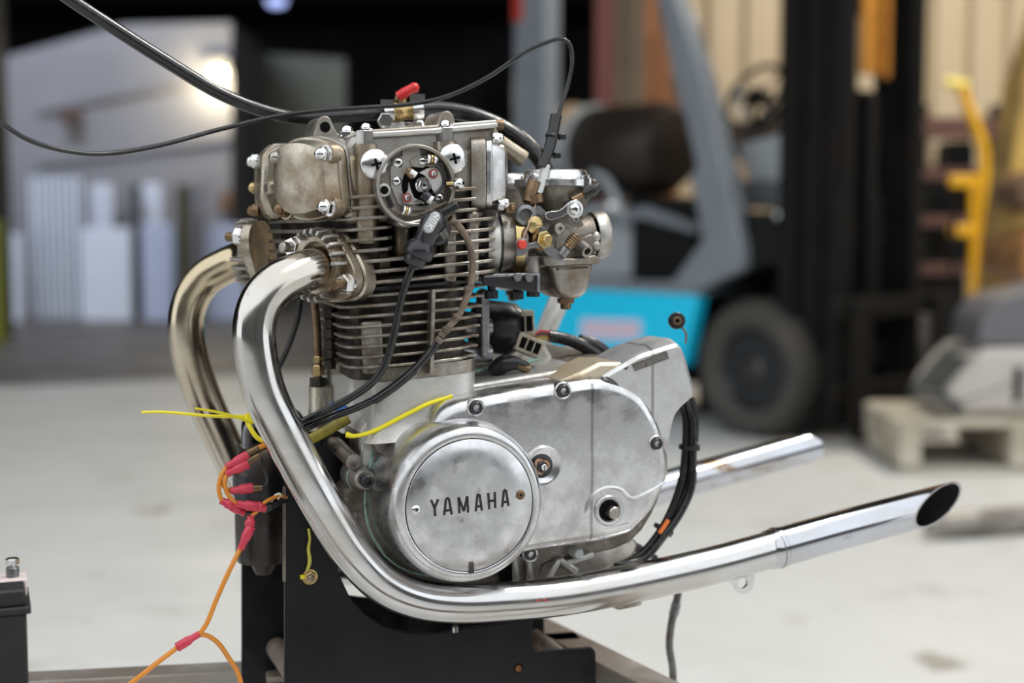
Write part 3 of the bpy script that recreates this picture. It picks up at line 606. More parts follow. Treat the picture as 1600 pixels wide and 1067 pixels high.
b = B(); q = fD.at(736.5, 887); b.box(fD(q[0], q[1], -.001), .0040, .009, .006, fD.u, fD.v, fD.w); obj('drain_notch', b, M['core'], DOM)
# green gasket line along the joint
b = B(); b.tube([E(x, y, d) for x, y, d in ((601, 868, 74), (578, 830, 74), (570, 790, 74), (574, 745, 74), (590, 690, 74), (620, 662, 74), (660, 640, 74), (705, 625, 73), (760, 613, 73), (830, 603, 73), (880, 596, 73), (920, 589, 73))], .0016, 6); obj('gasket_edge', b, M['gasket'], ENG)
b = B(); b.tube([E(x, y, 74) for x, y in ((601, 868), (625, 886), (660, 898), (700, 903))], .0014, 6); obj('gasket_edge', b, M['gasket'], ENG)
for p, d, rr in (((744, 637), 26, .0064), ((880, 610.5), 26, .0064), ((1026, 693), 26, .0062), ((829, 866), 40, .0060)):
    c = E(*p, d); b = B(); b.rev([(rr + .0022, -.02), (rr + .0022, -.0005), (rr + .0012, .0006), (rr + .0004, .0002), (0, 0)], Fr(c, (0, -1, 0)), 26); bo = obj('bolt_boss', b, M['cover'], COV); bolt_socket(c, rr * .92, .003, COV)
# screw boss in front of the alternator cover
c = E(573, 752, 52); b = B(); b.rev([(.0130, -.05), (.0130, -.022), (.0105, -.018), (.0100, -.006), (.0086, -.004)], Fr(c, (0, -1, 0)), 26); sb = obj('screw_boss', b, M['cast'], ENG); b = B(); b.rev2([(.0134, -.0250), (.0134, -.0225), (.0128, -.0225), (.0128, -.0250), (.0134, -.0250)], Fr(c, (0, -1, 0)), 26); obj('gasket_ring', b, M['gasket'], sb); bolt_socket(E(573, 752, 47), .0060, .004, sb)
c = E(600, 690, 72); b = B(); b.rev([(.013, -.02), (.013, .004), (.011, .007), (0, .0075)], Fr(c, (0, -1, 0)), 24); obj('joint_boss', b, M['cast'], ENG)
c = E(705, 626, 72); b = B(); b.rev([(.010, -.02), (.010, .002), (.008, .004), (0, .0045)], Fr(c, (0, -1, 0)), 24); obj('joint_boss', b, M['cast'], ENG)
# clutch adjuster recess
c = E(848, 727, 27); f = Fr(c, (0, -1, 0))
b = B(); b.rev2([(.0205, -.004), (.0192, .0006), (.0176, .0024), (.0162, .0022), (.0134, .0004), (.0001, .0004)], f, 44); ad = obj('adjuster_recess', b, M['cover'], COV)
f2 = Fr(E(846, 728, 26), (0, -1, 0))
b = B(); b.rev([(.0120, -.003), (.0120, -.0008), (.0112, -.0002), (0, -.0001)], f2, 36); obj('adjuster_seal', b, M['rubber'], COV)
b = B(); b.loft([[f2(r * math.cos(a), r * math.sin(a), h) for a, r in [(2 * math.pi * i / 48, .0072 + .0012 * math.sin(3 * 2 * math.pi * i / 48 + 1)) for i in range(48)]] for h in (-.001, .0008)]); obj('lock_washer', b, mat('rusty_washer', (.45, .19, .06), .3, .6, (.55, .45, .36), 300, .45, .6), COV)
f3 = Fr(E(847, 729, 24), (0, -1, 0))
b = B(); b.hexa(f3, .0056, -.003, .0035, 6, .3); obj('lock_nut', b, M['screw'], COV)
b = B(); b.rev([(.0032, 0), (.0032, .0062), (.0026, .0068), (0, .0068)], f3, 18); obj('adjuster_screw', b, M['zinc'], COV)
b = B(); b.box(f3(0, 0, .0068), .0007, .0056, .0006, f3.u, f3.v, f3.w); obj('screw_slot', b, M['dark'], COV)
# shift shaft with its half round boss and the lower lobe
c = E(951, 797, 27); f = Fr(c, (0, -1, 0))
b = B(); b.rev2([(.0165, -.006), (.0155, .0008), (.0140, .0024), (.0116, .0026), (.0104, .0016), (.0098, .0004), (.0001, .0004)], f, 44); obj('shaft_boss', b, M['cover'], COV)
b = B(); b.rev([(.0098, -.002), (.0098, .0008), (0, .001)], f, 24); obj('oil_seal', b, M['dark'], COV)
b = B(); b.rev([(.0062, -.01), (.0062, .012), (.0052, .013), (0, .013)], Fr(E(953, 798, 27), (0, -1, 0)), 22); obj('shift_shaft', b, M['steel'], COV)
b = B(); b.tube([E(x, y, 28.6) for x, y in ((918, 830), (914, 800), (924, 775), (945, 762), (968, 764), (985, 778), (1005, 772), (1040, 752))], [.0012, .0026, .0028, .0028, .0028, .0030, .0030, .001], 8); obj('cover_ridge', b, M['cover'], COV)
# rear guard
gp = rpoly(XZ([(938, 590), (1000, 554), (1061, 535), (1071, 555), (1085, 606), (1083, 621), (1068, 633), (1055, 648), (1048, 680), (1040, 720), (990, 660), (960, 600)], 30), .006, 3)
def bk(a, c, d, up): z = c; return Vector((a, d / 1000, z + (up if c > E(960, 600, 30).z else 0)))
b = B(); fp = inset(gp, .0035); b.loft([[Vector((a, .030, c)) for a, c in fp], [Vector((a, .0325, c)) for a, c in gp], [bk(a, c, 48, .004) for a, c in gp], [bk(a, c, 92, .005) for a, c in inset(gp, .002)]])
M['cover_g'] = cover_mat('streaked_guard'); streak(M['cover_g'], E(1020, 600, 30).x - ORG[ENG.name].x, .0024, (.22, .20, .185), .0015)
GRD = obj('sprocket_guard', b, M['cover_g'], ENG, smooth=30)
ep('guard_base', [(872, 597), (905, 582), (938, 566), (990, 566), (1000, 600), (960, 600), (935, 592)], 34, 92, M['tan'], ENG, bevel=.004)
gf = Fr((0, .030, 0), (0, -1, 0))
b = B(); b.prism([gf.at(a, c) for a, c in [(987, 569), (1041, 548), (1045, 560), (992, 580)]], -.001, .0006, gf); st_ = obj('stamped_panel', b, mat('dark_stamped_panel', (.20, .185, .17), .9, .5, (.12, .11, .10), 200, .4, .6), GRD)
seg = []
rnd = random.Random(3)
for k in range(12):
    if k in (4,): continue
    x = 991 + k * 4.1; y = 575.5 - k * 1.72; w = 2.4
    seg += [((x, y - 3.4), (x + .5, y + 3.0)), ((x + w, y - 4.2), (x + w + .5, y + 2.2))] + ([((x, y - .2), (x + w, y - 1.0))] if k % 3 == 0 else [((x, y - 3.4), (x + w, y - 4.2))] if k % 3 == 1 else [((x + .5, y + 3), (x + w + .5, y + 2.2))])
strokes(seg, gf, .0009, .0006, .0004, 'lettering', GRD, mat('stamped_letter', (.33, .32, .31), 1, .45))
strokes([((975, 577), (982, 573)), ((976, 577), (981, 576))], gf, .0004, .0006, .0005, 'stamped_mark', GRD, M['screw'])
# --- cylinder neck on the crankcase
XR = E(745, 590, 60).x
def fplan(pts, py, xr_px, yb=.27): return PL(pts, py) + [(E(500, py, 250).x, .262), (E(500, py, 250).x + .012, yb), (E(xr_px, py, 60).x - .01, yb), (E(xr_px, py, 60).x, yb - .01)]
SLC = .058
def zat(px, py, d, sl): p = E(px, py, d); return p.z - sl * p.x
neck = cr([(*q, 0) for q in PL([(742, 78), (736, 66), (715, 60), (650, 57), (600, 58), (580, 66), (570, 88), (562, 116), (552, 134), (534, 142), (514, 150), (500, 166), (492, 190), (489, 215)], 600)], 3)
neckp = [(v.x, v.y) for v in neck] + [(E(500, 600, 250).x, .26), (XR, .26)]
b = B(); b.loft([[Vector((x, y, zat(640, yy, 58, SLC) + SLC * x)) for x, y in inset(neckp, k)] for yy, k in ((592, 0), (640, 0), (660, -.0015), (676, -.004), (686, -.008))])
obj('cylinder_neck', b, M['castw'], ENG, smooth=50)
b = B(); b.vplan(neckp, zat(640, 593, 58, SLC), zat(640, 572, 58, SLC), SLC); obj('cylinder_base', b, M['fin'], ENG)
# --- cylinder block with fins
def cylplan(kx): # kx px of narrowing
    return fplan([(750 - kx, 84), (747 - kx, 68), (738 - kx, 59), (715, 53), (670, 49), (620, 49), (575, 52), (545 + kx, 58), (530 + kx, 70), (521 + kx, 88), (512 + kx, 120), (500 + kx, 170), (488 + kx, 230)], 510, 748 - kx)
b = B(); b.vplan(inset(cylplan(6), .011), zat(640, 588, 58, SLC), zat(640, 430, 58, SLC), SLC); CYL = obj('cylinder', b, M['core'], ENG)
for k in range(8):
    y = 457.5 + 15.9 * k; pl = cylplan(k * 1.8); pl = [(v.x, v.y) for v in cr([(*q, 0) for q in pl], 3, True)]
    b = B(); z = zat(640, y, 50, SLC); b.vplan(pl, z - .0014, z + .0014, SLC, ch=.0008); obj('fin', b, M['fin'], CYL)
b = B(); b.bar(E(674, 452, 49.5), E(671, 584, 49.5), .004, .016, (0, 1, 0)); obj('fin_rib', b, M['fin'], CYL, bevel=.001)
for px in (580,): b = B(); b.bar(E(px, 500, 61), E(px + 3, 584, 61), .020, .010, (0, 1, 0)); obj('stud_column', b, M['fin'], CYL, bevel=.003)
b = B(); b.vplan(inset(cylplan(0), .004), zat(640, 450, 50, SLC), zat(640, 445, 50, SLC), SLC); obj('head_gasket', b, M['rubber'], ENG)
# --- cylinder head
SLH = .078
def headplan(kx, notch=True):
    P = PL([(776 - kx, 80), (774 - kx, 58), (766 - kx, 49), (745, 46), (700, 45)] + ([(692, 50), (688, 108), (616, 108), (612, 50)] if notch else []) + [(606, 45), (575, 46), (552, 50), (532, 64), (514, 90), (482, 130), (452, 178), (424, 226), (420, 240)], 400)
    return P + [(E(420, 400, 240).x + .02, .265), (E(776 - kx, 400, 80).x, .265)]
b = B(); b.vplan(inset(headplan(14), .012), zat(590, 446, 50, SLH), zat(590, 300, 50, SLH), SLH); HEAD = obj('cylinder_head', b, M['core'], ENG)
for k in range(9):
    y = 305.5 + 17 * k; b = B(); z = zat(590, y, 46, SLH); b.vplan(headplan(26 if k < 3 else 0, k < 6), z - .0016, z + .0016, SLH, ch=.0008); obj('fin', b, M['fin'], HEAD)
b = B(); b.rev([(.017, -.01), (.015, .03), (.012, .032)], Fr(E(655, 372, 105), (0, -1, 0)), 24); obj('plug_well', b, M['core'], HEAD)
b = B(); b.hexa(Fr(E(654, 378, 100), (.25, -.9, .35)), .0105, 0, .02); b.rev([(.006, .02), (.006, .05)], Fr(E(654, 378, 100), (.25, -.9, .35)), 16); obj('spark_plug', b, M['zinc'], HEAD)
for px in (700, 735): b = B(); b.bar(E(px, 330, 60), E(px, 440, 60), .012, .02, (0, 1, 0)); obj('fin_column', b, M['fin'], HEAD, bevel=.003)
b = B(); b.prism(XZ([(609, 336), (694, 330), (694, 400), (609, 404)], 96), H(125), H(100)); obj('well_wall', b, M['castb'], HEAD, bevel=.004)
for px in (622, 668): b = B(); b.bar(E(px, 340, 84), E(px + 2, 402, 84), .016, .03, (0, 1, 0)); obj('well_rib', b, M['castb'], HEAD, bevel=.005)
# cam box
BOX = ep('cam_box', [(541, 352), (541, 226), (552, 214), (580, 209), (640, 205), (778, 196), (784, 215), (784, 300), (776, 312), (700, 330), (690, 352)], 60, 292, M['cast'], ENG, bevel=.005)
ep('box_front', [(541, 352), (541, 240), (600, 240), (612, 352)], 58, 120, M['castb'], BOX, bevel=.006)
ep('box_rear', [(690, 312), (690, 240), (756, 226), (756, 302)], 57, 120, M['cast'], BOX, bevel=.006)
ep('cover_lip', [(566, 214), (580, 206), (681, 200), (778, 191), (779, 199), (681, 209), (582, 215)], 54, 294, M['castw'], BOX, bevel=.0015)
ep('cover_top', [(540, 214), (566, 203), (640, 198), (700, 193), (776, 190), (776, 198), (640, 206), (545, 218)], 80, 290, M['cast'], BOX, bevel=.003)
ep('cover_step', [(704, 199), (708, 192), (776, 187), (778, 196), (706, 203)], 66, 240, M['castw'], BOX, bevel=.002)
b = B(); b.rev([(.005, -.004), (.005, .004)], Fr(E(779, 195, 70), (1, 0, 0)), 16); obj('end_plug', b, M['bronze'], BOX)
# mount lugs on the cover
def lug(pts, d0, d1, hole):
    b = B(); b.prism(cr2(XZ(pts, d0), 4), H(d1), H(d0)); o = obj('mount_lug', b, M['cast'], ENG, bevel=.003)
    if hole:
        b = B(); b.rev([(.0050, -.004), (.0050, .0004)], Fr(E(*hole, d0), (0, -1, 0)), 22); obj('lug_hole', b, M['dark'], o)
lug([(493, 216), (494, 200), (498, 187), (507, 181), (516, 185), (521, 197), (527, 207), (534, 216)], 118, 162, (508, 198.5))
lug([(683, 215), (684, 192), (690, 178), (698, 173), (706, 177), (711, 188), (712, 205), (712, 214)], 112, 162, None)
# tall hex nuts with acorn tops, standing upright
for px, y0, y1, d in ((571.5, 226, 204, 60), (695.5, 222, 199, 60)):
    c = E(px, y0, d); zt = E(px, y1, d).z - c.z; f = Fr(c, (0, 0, 1))
    b = B(); b.rev([(.0098, -.09), (.0112, -.002), (.0112, .0)], f, 24); bs = obj('stud_boss', b, M['castb'], ENG)
    b = B(); b.rev([(.0086, -.0022), (.0086, .0003)], f, 24); obj('washer', b, M['screw'], ENG)
    b = B(); b.hexa(f, .0088, 0, zt, 6, .55); tn = obj('tall_nut', b, M['dullsteel'], ENG)
    acorn(E(px, y1, d) , (0, 0, 1), .0064, tn, hh=.002)
for px, py, d in ((542, 212, 100), (656, 203, 120), (628, 206, 150)): acorn(E(px, py, d), (0, 0, 1), .0072, ENG, hh=.004)
for px, py in ((622, 202), (646, 201)): b = B(); b.rev([(.011, -.004), (.011, .002), (.008, .003), (.008, .006), (0, .0065)], Fr(E(px, py, 110), (0, 0, 1)), 20); obj('top_plug', b, M['cast'], ENG)
# rocker shaft caps
for px, py in ((585.5, 256.5), (707.5, 248)):
    c = E(px, py, 47); phillips(c, .0136, .0062, ENG, M['cap'], name='rocker_shaft_cap', rot=.25)
# tappet covers
nF = Vector((-math.cos(R(30)), -math.sin(R(30)), 0))
fT = Fr(E(500, 280, 80), nF)
TC = [(447, 228), (460, 218), (478, 214), (500, 216), (520, 225), (531, 239), (535, 280), (539, 322), (531, 333), (515, 339), (490, 345), (461, 340), (445, 318), (440, 290), (439, 266), (442, 243)]
tcp = cr2(fT.ats(TC, 0), 4)
cx = sum(a for a, c in tcp) / len(tcp); cz = sum(c for a, c in tcp) / len(tcp)
big = [(cx + (a - cx) * 1.04, cz + (c - cz) * 1.03) for a, c in tcp]
b = B(); b.prism(big, -.05, -.0070, fT, top=.001); obj('cover_seat', b, M['cast'], ENG)
b = B(); b.puff(tcp, -.0062, .003, .002, fT); b.dome(inset(tcp, .002), .0025, .0185, fT, p=4.2); FT = obj('tappet_cover', b, M['castb'], ENG, smooth=50)
for p, lo, m_ in (((507, 241), .012, 'zinc'), ((512, 323), .012, 'zinc'), ((436, 246), .010, 'steel'), ((443, 327), .008, 'bronze')):
    q = fT.at(*p, lo); acorn(fT(q[0], q[1], lo - .002), nF, .0075, FT, M[m_], hh=.0065)
    b = B(); b.rev([(.0105, -.012), (.0098, -.0022), (.009, -.002)], Fr(fT(q[0], q[1], lo), nF), 20); obj('nut_boss', b, M['castb'], FT)
nG = Vector((-math.cos(R(30)), math.sin(R(30)), 0)); fG = Fr(E(424, 290, 262), nG)
b = B(); b.puff(rrect(.078, .074, .02), -.05, -.004, .003, fG); b.dome(rrect(.070, .066, .02), -.004, .013, fG); FC = obj('tappet_cover', b, M['castb'], ENG, smooth=50)
for a, c, m_ in ((-.027, .024, 'zinc'), (.027, .024, 'zinc'), (-.027, -.026, 'bronze'), (.027, -.026, 'bronze')): acorn(fG(a, c, .004), nG, .007, FC, M[m_])
acorn(E(405, 293, 250), Vector((-1, -.15, 0)), .0068, FC, M['brass'], hh=.006)
ep('far_head_side', [(410, 240), (430, 224), (470, 222), (470, 345), (420, 342), (408, 310)], 205, 240, M['castb'], HEAD, bevel=.006)
ep('far_head_bracket', [(418, 285), (446, 278), (448, 300), (420, 304)], 180, 206, M['castb'], HEAD, bevel=.003)
nR = Vector((math.cos(R(14)), -math.sin(R(14)), 0)); fR = Fr(E(757, 272, 88), nR)
b = B(); b.puff(rrect(.082, .068, .014), -.016, -.002, .002, fR); obj('cover_seat', b, M['cast'], ENG)
b = B(); b.puff(rrect(.080, .066, .014), -.0015, .004, .002, fR); b.dome(rrect(.074, .062, .016), .003, .021, fR, p=3.4); RT = obj('tappet_cover', b, M['cover'], ENG, smooth=50)
for p, hh in (((771, 216), .008), ((780, 318), .008)): acorn(E(*p, 62), nR, .0066, RT, M['zinc'], hh=.005)
# breather stub
b = B(); b.pipe([E(775, 220, 150), E(795, 234, 150), E(818, 249, 150)], .0085, .0062, 20, 4); obj('breather_stub', b, M['castb'], ENG)
# --- contact breaker housing
PC = (651, 290)
fP = Fr(E(*PC, 34), (0, -1, 0))
def pp_(px, py, h=0): q = fP.at(px, py, h); return fP(q[0], q[1], h)
b = B(); b.ring(.0374, .0342, -.030, 0, fP, 64, .0007); b.rev2([(.0374, -.030), (.0345, -.034), (.030, -.045), (.0001, -.045)], fP, 48); PH = obj('points_housing', b, M['cast'], ENG)
b = B(); b.rev([(.0340, -.013), (.0340, -.011), (0, -.011)], fP, 48); obj('breaker_plate', b, M['grime'], PH)
for p in ((600, 297), (711, 289)):
    c = pp_(*p, -.002); b = B(); b.rev([(.0060, -.02), (.0060, .0006), (.0052, .001)], Fr(c, (0, -1, 0)), 22); obj('screw_ear', b, M['cast'], PH)
    if p[0] < 650: b = B(); b.rev([(.0038, .0), (.0038, .0016)], Fr(c, (0, -1, 0)), 18); obj('ear_hole', b, M['dark'], PH)
c = pp_(718, 287, .004); phillips(c, .0052, .0045, PH, M['zinc'], w=(.5, -.85, .1), rot=.7); b = B(); b.rev([(.0026, -.012), (.0026, 0)], Fr(c, (.8, -.6, 0)), 12); obj('ear_screw_shank', b, M['brass'], PH)
hp = -.011
for p, r in (((621.5, 253.5), .0052), ((660, 251.5), .0042), ((619.5, 283), .0046), ((686, 308.5), .0050)): phillips(pp_(*p, hp + .0015), r, .0026, PH, M['zinc'], name='plate_screw', rot=.6)
b = B(); b.rev([(.0092, 0), (.0086, .0020), (.0, .002)], Fr(pp_(642, 239.5, hp), (0, -1, 0)), 22); obj('plate_boss', b, M['cast'], PH)
def pplate(name, pts, h0, h1, m, top=.0003):
    b = B(); b.prism(fP.ats(pts, h1), h0, h1, fP, top=top); return obj(name, b, m, PH)
pplate('advance_plate', [(610, 262), (622, 244), (648, 243), (672, 243), (690, 262), (696, 290), (690, 318), (668, 328), (640, 330), (622, 318), (611, 292)], hp, hp + .0018, M['cast'])
pplate('condenser_plate', [(640, 252), (650, 244), (668, 244), (672, 254), (662, 262), (645, 261)], hp + .0018, hp + .003, M['cast'])
pplate('recess_arc', [(702, 250), (708, 268), (708, 278), (703, 280), (695, 262), (690, 250)], hp, hp + .003, M['screw'])
b = B(); b.rev([(.0185, 0), (.0185, .0024), (0, .0024)], Fr(pp_(657, 290, hp), (0, -1, 0)), 36); obj('cam_well', b, M['dark'], PH)
f = Fr(pp_(658.5, 289.5, hp + .002), (0, -1, 0))
b = B(); b.rev([(.0074, 0), (.0074, .005), (.0064, .0062), (.0062, .0062)], f, 28); b.hexa(f, .0056, .005, .0092, 6, .2); b.rev([(.0036, .009), (.0036, .0102), (.0016, .0104), (.0016, .008)], f, 18); obj('cam_nut', b, M['zinc'], PH)
b = B(); b.rev([(.0010, 0), (.0010, .0106)], f, 10); obj('nut_bore', b, M['dark'], PH)
# two breaker arms
pplate('breaker_arm', [(655, 270), (668, 263), (680, 262), (688, 270), (692, 284), (690, 294), (680, 302), (675, 296), (672, 284), (664, 274)], hp + .003, hp + .0052, M['castw'])
pplate('breaker_arm', [(639, 284), (642, 296), (648, 310), (655, 312), (663, 315), (655, 319), (643, 320), (632, 318), (628, 310), (634, 304), (638, 296)], hp + .003, hp + .0052, M['castw'])
pplate('contact_bar', [(649, 310), (664, 315), (663, 319), (648, 314)], hp + .0052, hp + .0085, M['zinc'])
for p in ((676.5, 271.5), (635.5, 309)):
    f = Fr(pp_(*p, hp + .005), (0, -1, 0)); b = B(); b.rev([(.0044, 0), (.0044, .0016), (0, .0017)], f, 20); obj('pivot_washer', b, mat('dark_red_fibre', (.28, .06, .05), 0, .5), PH); b = B(); b.rev([(.0027, 0), (.0027, .004), (.0018, .005), (0, .005)], f, 16); obj('pivot_post', b, M['cap'], PH)
b = B(); b.tube([pp_(636, 266, hp + .004), pp_(648, 276, hp + .006)], [.0044, .0036], 12, 1); b.tube([pp_(640, 270, hp + .006), pp_(646, 276, hp + .007)], .0042, 12, 1); obj('point_contact', b, M['bronze'], PH)
b = B(); b.tube([pp_(641, 268, hp + .008), pp_(650, 274, hp + .009)], .0030, 12, 1); obj('contact_cap', b, M['white'], PH)
b = B(); b.tube([pp_(668, 310, hp + .006), pp_(676, 314, hp + .008)], .0042, 12, 1); obj('contact_cap', b, M['white'], PH)
b = B(); b.tube([pp_(660, 303, hp + .004), pp_(670, 311, hp + .006)], .0055, 12, 1); obj('lubricator_felt', b, M['screw'], PH)
for (p, q) in (((667, 247.5), (684, 248.5)), ((629, 328), (641, 332))):
    P0 = pp_(*p, hp + .006); P1 = pp_(*q, hp + .006); d_ = (P1 - P0); Ln = d_.length; f = Fr(P0, d_)
    b = B(); b.hexa(f, .0046, 0, Ln * .3); b.hexa(f, .0046, Ln * .62, Ln * .9); b.rev([(.0024, 0), (.0024, Ln)], f, 12); tn = obj('terminal', b, M['zinc'], PH)
    b = B(); b.rev([(.0050, Ln * .32), (.0050, Ln * .46), (.0036, Ln * .5), (.0050, Ln * .54), (.0050, Ln * .6)], f, 16); obj('terminal_washer', b, M['brass'], PH)
b = B(); b.tube([pp_(x, y, hp + .007) for x, y in ((681, 259), (690, 265), (695, 277), (692, 290), (682, 302), (676, 300))], .0013, 8); obj('spring_wire', b, M['screw'], PH)
b = B(); b.tube([pp_(x, y, hp + .007) for x, y in ((612, 326), (628, 334), (648, 337), (668, 330), (690, 320), (698, 316))], .0014, 8); obj('points_wire', b, M['brownwire'], PH)
pplate('wire_clip', [(603, 305), (608, 303), (616, 322), (612, 324)], hp, hp + .004, M['screw'])
ep('housing_notch', [(622, 345), (640, 346), (662, 341), (660, 350), (640, 356), (625, 353)], 35, 60, M['castw'], PH, bevel=.002)
# --- front oil pipe and fittings
f0 = E(497, 585, 150)
b = B(); b.tube([E(491, 470, 150), E(495, 510, 150), E(497, 560, 150), E(497, 600, 150)], .0040, 12); OP = obj('oil_pipe', b, M['bronze'], ENG)
for y0, y1, r, m_ in ((586, 570, .0068, 'brass'), (604, 590, .0085, 'core'), (566, 556, .005, 'brass')):
    c = E(497, y0, 150); b = B(); b.hexa(Fr(c, (0, 0, 1)), r, 0, E(497, y1, 150).z - c.z); obj('pipe_nut', b, M[m_], OP)
for k in range(6): b = B(); b.hexa(Fr(E(515, 496 + k * 16, 120), (0, 0, 1)), .0062 if k % 2 else .0075, 0, .009); obj('stud_nut', b, M['core'], CYL)
b = B(); b.rev([(.0145, -.055), (.0140, 0), (.012, .002), (0, .002)], Fr(E(505, 602, 158), (0, 0, 1)), 24); obj('stud_boss', b, M['castb'], ENG)
# --- bits behind the cylinder: starter, bracket, breather, connectors
b = B(); b.rev([(.001, -.03), (.024, -.028), (.027, -.015), (.027, .012), (.020, .022), (0, .024)], Fr(E(782, 512, 150), (.75, -.55, -.1)), 28); obj('rubber_boot', b, M['rubber'], ENG)
ep('rear_bracket', [(750, 456), (760, 450), (766, 470), (766, 545), (758, 562), (753, 556)], 90, 104, M['lead'], ENG, bevel=.002)
for y in (511, 552): b = B(); b.rev([(.009, -.04), (.009, .004)], Fr(E(760, y, 110), (1, 0, 0)), 18); obj('oil_union', b, M['lead'], ENG)
for p in (((873, 452, 330), (856, 490, 330), (838, 535, 330)), ((882, 468, 345), (866, 500, 345), (848, 545, 345)), ((892, 540, 300), (880, 558, 300), (868, 580, 300))):
    b = B(); b.bar(E(*p[0]), E(*p[2]), .012, .012, (0, 1, 0)); obj('frame_strut', b, M['castw'], ENG, bevel=.003)
ep('rear_deck', [(752, 572), (800, 560), (830, 530), (848, 528), (875, 575), (900, 570), (900, 590), (752, 605)], 160, 280, M['castw'], ENG, bevel=.006)
b = B(); b.tube([E(742, 580, 120), E(790, 572, 120), E(840, 562, 120)], .002, 8); obj('gasket_edge', b, M['gasket'], ENG)
b = B(); b.tube([E(772, 580, 110), E(788, 568, 100), E(812, 568, 95), E(826, 576, 95)], [.008, .009, .006, .004], 12); obj('wire_grommet', b, M['rubber'], ENG)
b = B(); b.tube([E(808, 570, 94), E(826, 577, 94)], .0046, 12, 1); obj('brass_terminal', b, M['bronze'], ENG)
# ================================================================ exhaust pipes
def P3(px, py, d): return E(px, py, d)
RP = .0193
M['pipe_l'] = chrome('heat_tinted_chrome', (.50, .42, .30), .27, .62)
M['pipe_r'] = chrome('golden_tinted_chrome', (.50, .41, .27), .06, .44)
M['tail'] = mat('worn_tail_chrome', (.52, .535, .58), 1, .11, (.44, .43, .42), 22, .42, .7, (.24, .15, .08), 34, .57, .68, rv=.05, stretch=(.4, 1, 1))
def collar(root, c, w, flip, px_nuts):
    f = Fr(c, w, (0, 0, 1)); b = B(); ang = -R(25) * flip
    # diamond flange with rounded ears, tilted like its two studs
    pts = []
    for i in range(48):
        a = 2 * math.pi * i / 48; q = abs(math.cos(a - ang)); r = .0325 + .0145 * q ** 6; pts.append((r * math.cos(a), r * math.sin(a)))
    b.prism(pts, -.006, .0035, f, top=.0012)
    fl = obj('exhaust_flange', b, M['castb'], root)
    b = B(); b.ring(.0290, .0215, .002, .012, f, 40); obj('flange_neck', b, M['castb'], fl)
    for i in range(22):
        a = 2 * math.pi * i / 22 + .07
        if abs(math.cos(a - ang)) > .93: continue
        d = f.u * math.cos(a) + f.v * math.sin(a); t = f.w.cross(d)
        b = B(); b.prism([(.0255, .002), (.0345, .002), (.0352, .010), (.0335, .0185), (.0295, .0200), (.0265, .016)], -.0017, .0017, _F3(f.c, d, f.w, t), top=.0007, bot=.0007); obj('collar_fin', b, M['cast'], fl)
    for s in (-1, 1):
        a = ang + (0 if s > 0 else math.pi); q = f(.0385 * math.cos(a), .0385 * math.sin(a), .0035); g = Fr(q, w)
        b = B(); b.hexa(g, .0092, 0, .0085, 6, .3); b.rev([(.0095, -.001), (.0095, .001)], g, 20); nt = obj('flange_nut', b, M['zinc'], fl)
        b = B(); b.rev([(.0050, .006), (.0050, .0165), (.0042, .0175), (0, .0175)], g, 18); obj('stud', b, M['steel'] if s < 0 else M['bronze'], fl)
class _F3:
    def __init__(s, c, u, v, w): s.c, s.u, s.v, s.w = Vector(c), Vector(u), Vector(v), Vector(w)
    def __call__(s, a, b, h): return s.c + s.u * a + s.v * b + s.w * h
near = [(505, 416, 76), (490, 420, 68), (464, 428, 58), (431, 445, 50), (407, 474, 46), (397, 515, 44), (402, 567, 43), (416, 620, 42), (447, 684, 41), (480, 746, 40), (514, 806, 40), (550, 861, 40), (596, 909, 40), (650, 934, 40), (715, 942, 40), (790, 939, 40), (870, 932, 40), (960, 917, 40), (1050, 898, 41), (1130, 879, 42), (1210, 857, 43)]
tail = [(1206, 858, 43), (1216, 855.5, 43), (1300, 832, 45), (1380, 811, 47), (1466, 788.5, 50)]
cutn = (EF.loc(CAMP) * 0 + Vector((math.cos(R(64)), -math.sin(R(64)), -.10))).normalized()
EX = thing('exhaust_pipe', 'nearer chrome exhaust pipe sweeping down from the head and back past the lettered cover', 'exhaust pipe', E(700, 975, 40))
b = B(); b.pipe([P3(*p) for p in near], RP, RP - .0016, 36, 8); obj('header_pipe', b, M['pipe_l'], EX, smooth=60)
b = B(); b.pipe([P3(*p) for p in tail], RP + .0012, RP - .0008, 36, 8, cut=cutn); obj('tail_pipe', b, M['tail'], EX, smooth=60)
b = B(); q0, q1 = P3(*tail[0]), P3(*tail[1]); b.rev2([(RP, -.001), (RP + .0022, -.0005), (RP + .0022, .0035), (RP + .001, .005)], Fr(P3(1213, 856.2, 43), P3(*tail[2]) - P3(*tail[0])), 36); obj('slip_joint', b, M['tail'], EX)
dd = P3(*tail[3]); b = B(); b.pipe([P3(*p) for p in tail[1:]], RP - .0007, RP - .0014, 36, 8, cut=cutn); b.tube([P3(1300, 832, 45), P3(1370, 813, 47)], RP - .0012, 24); obj('dark_lining', b, M['dark'], EX)  # near-black inner wall and plug fill the tail opening
collar(EX, P3(507, 414, 77), nF, 1, None)
gfp = Fr((0, .043, 0), (0, -1, 0))
b = B()
o_ = gfp.ats([(1129, 905), (1143, 912), (1150, 922), (1160, 928), (1170, 925), (1176, 915), (1175, 893), (1140, 900)]); i_ = circ(.0056, 24, 0, gfp.at(1159, 910.5))
oo = [(v.x, v.y) for v in cr([(x, y, 0) for x, y in o_], 3, True)]
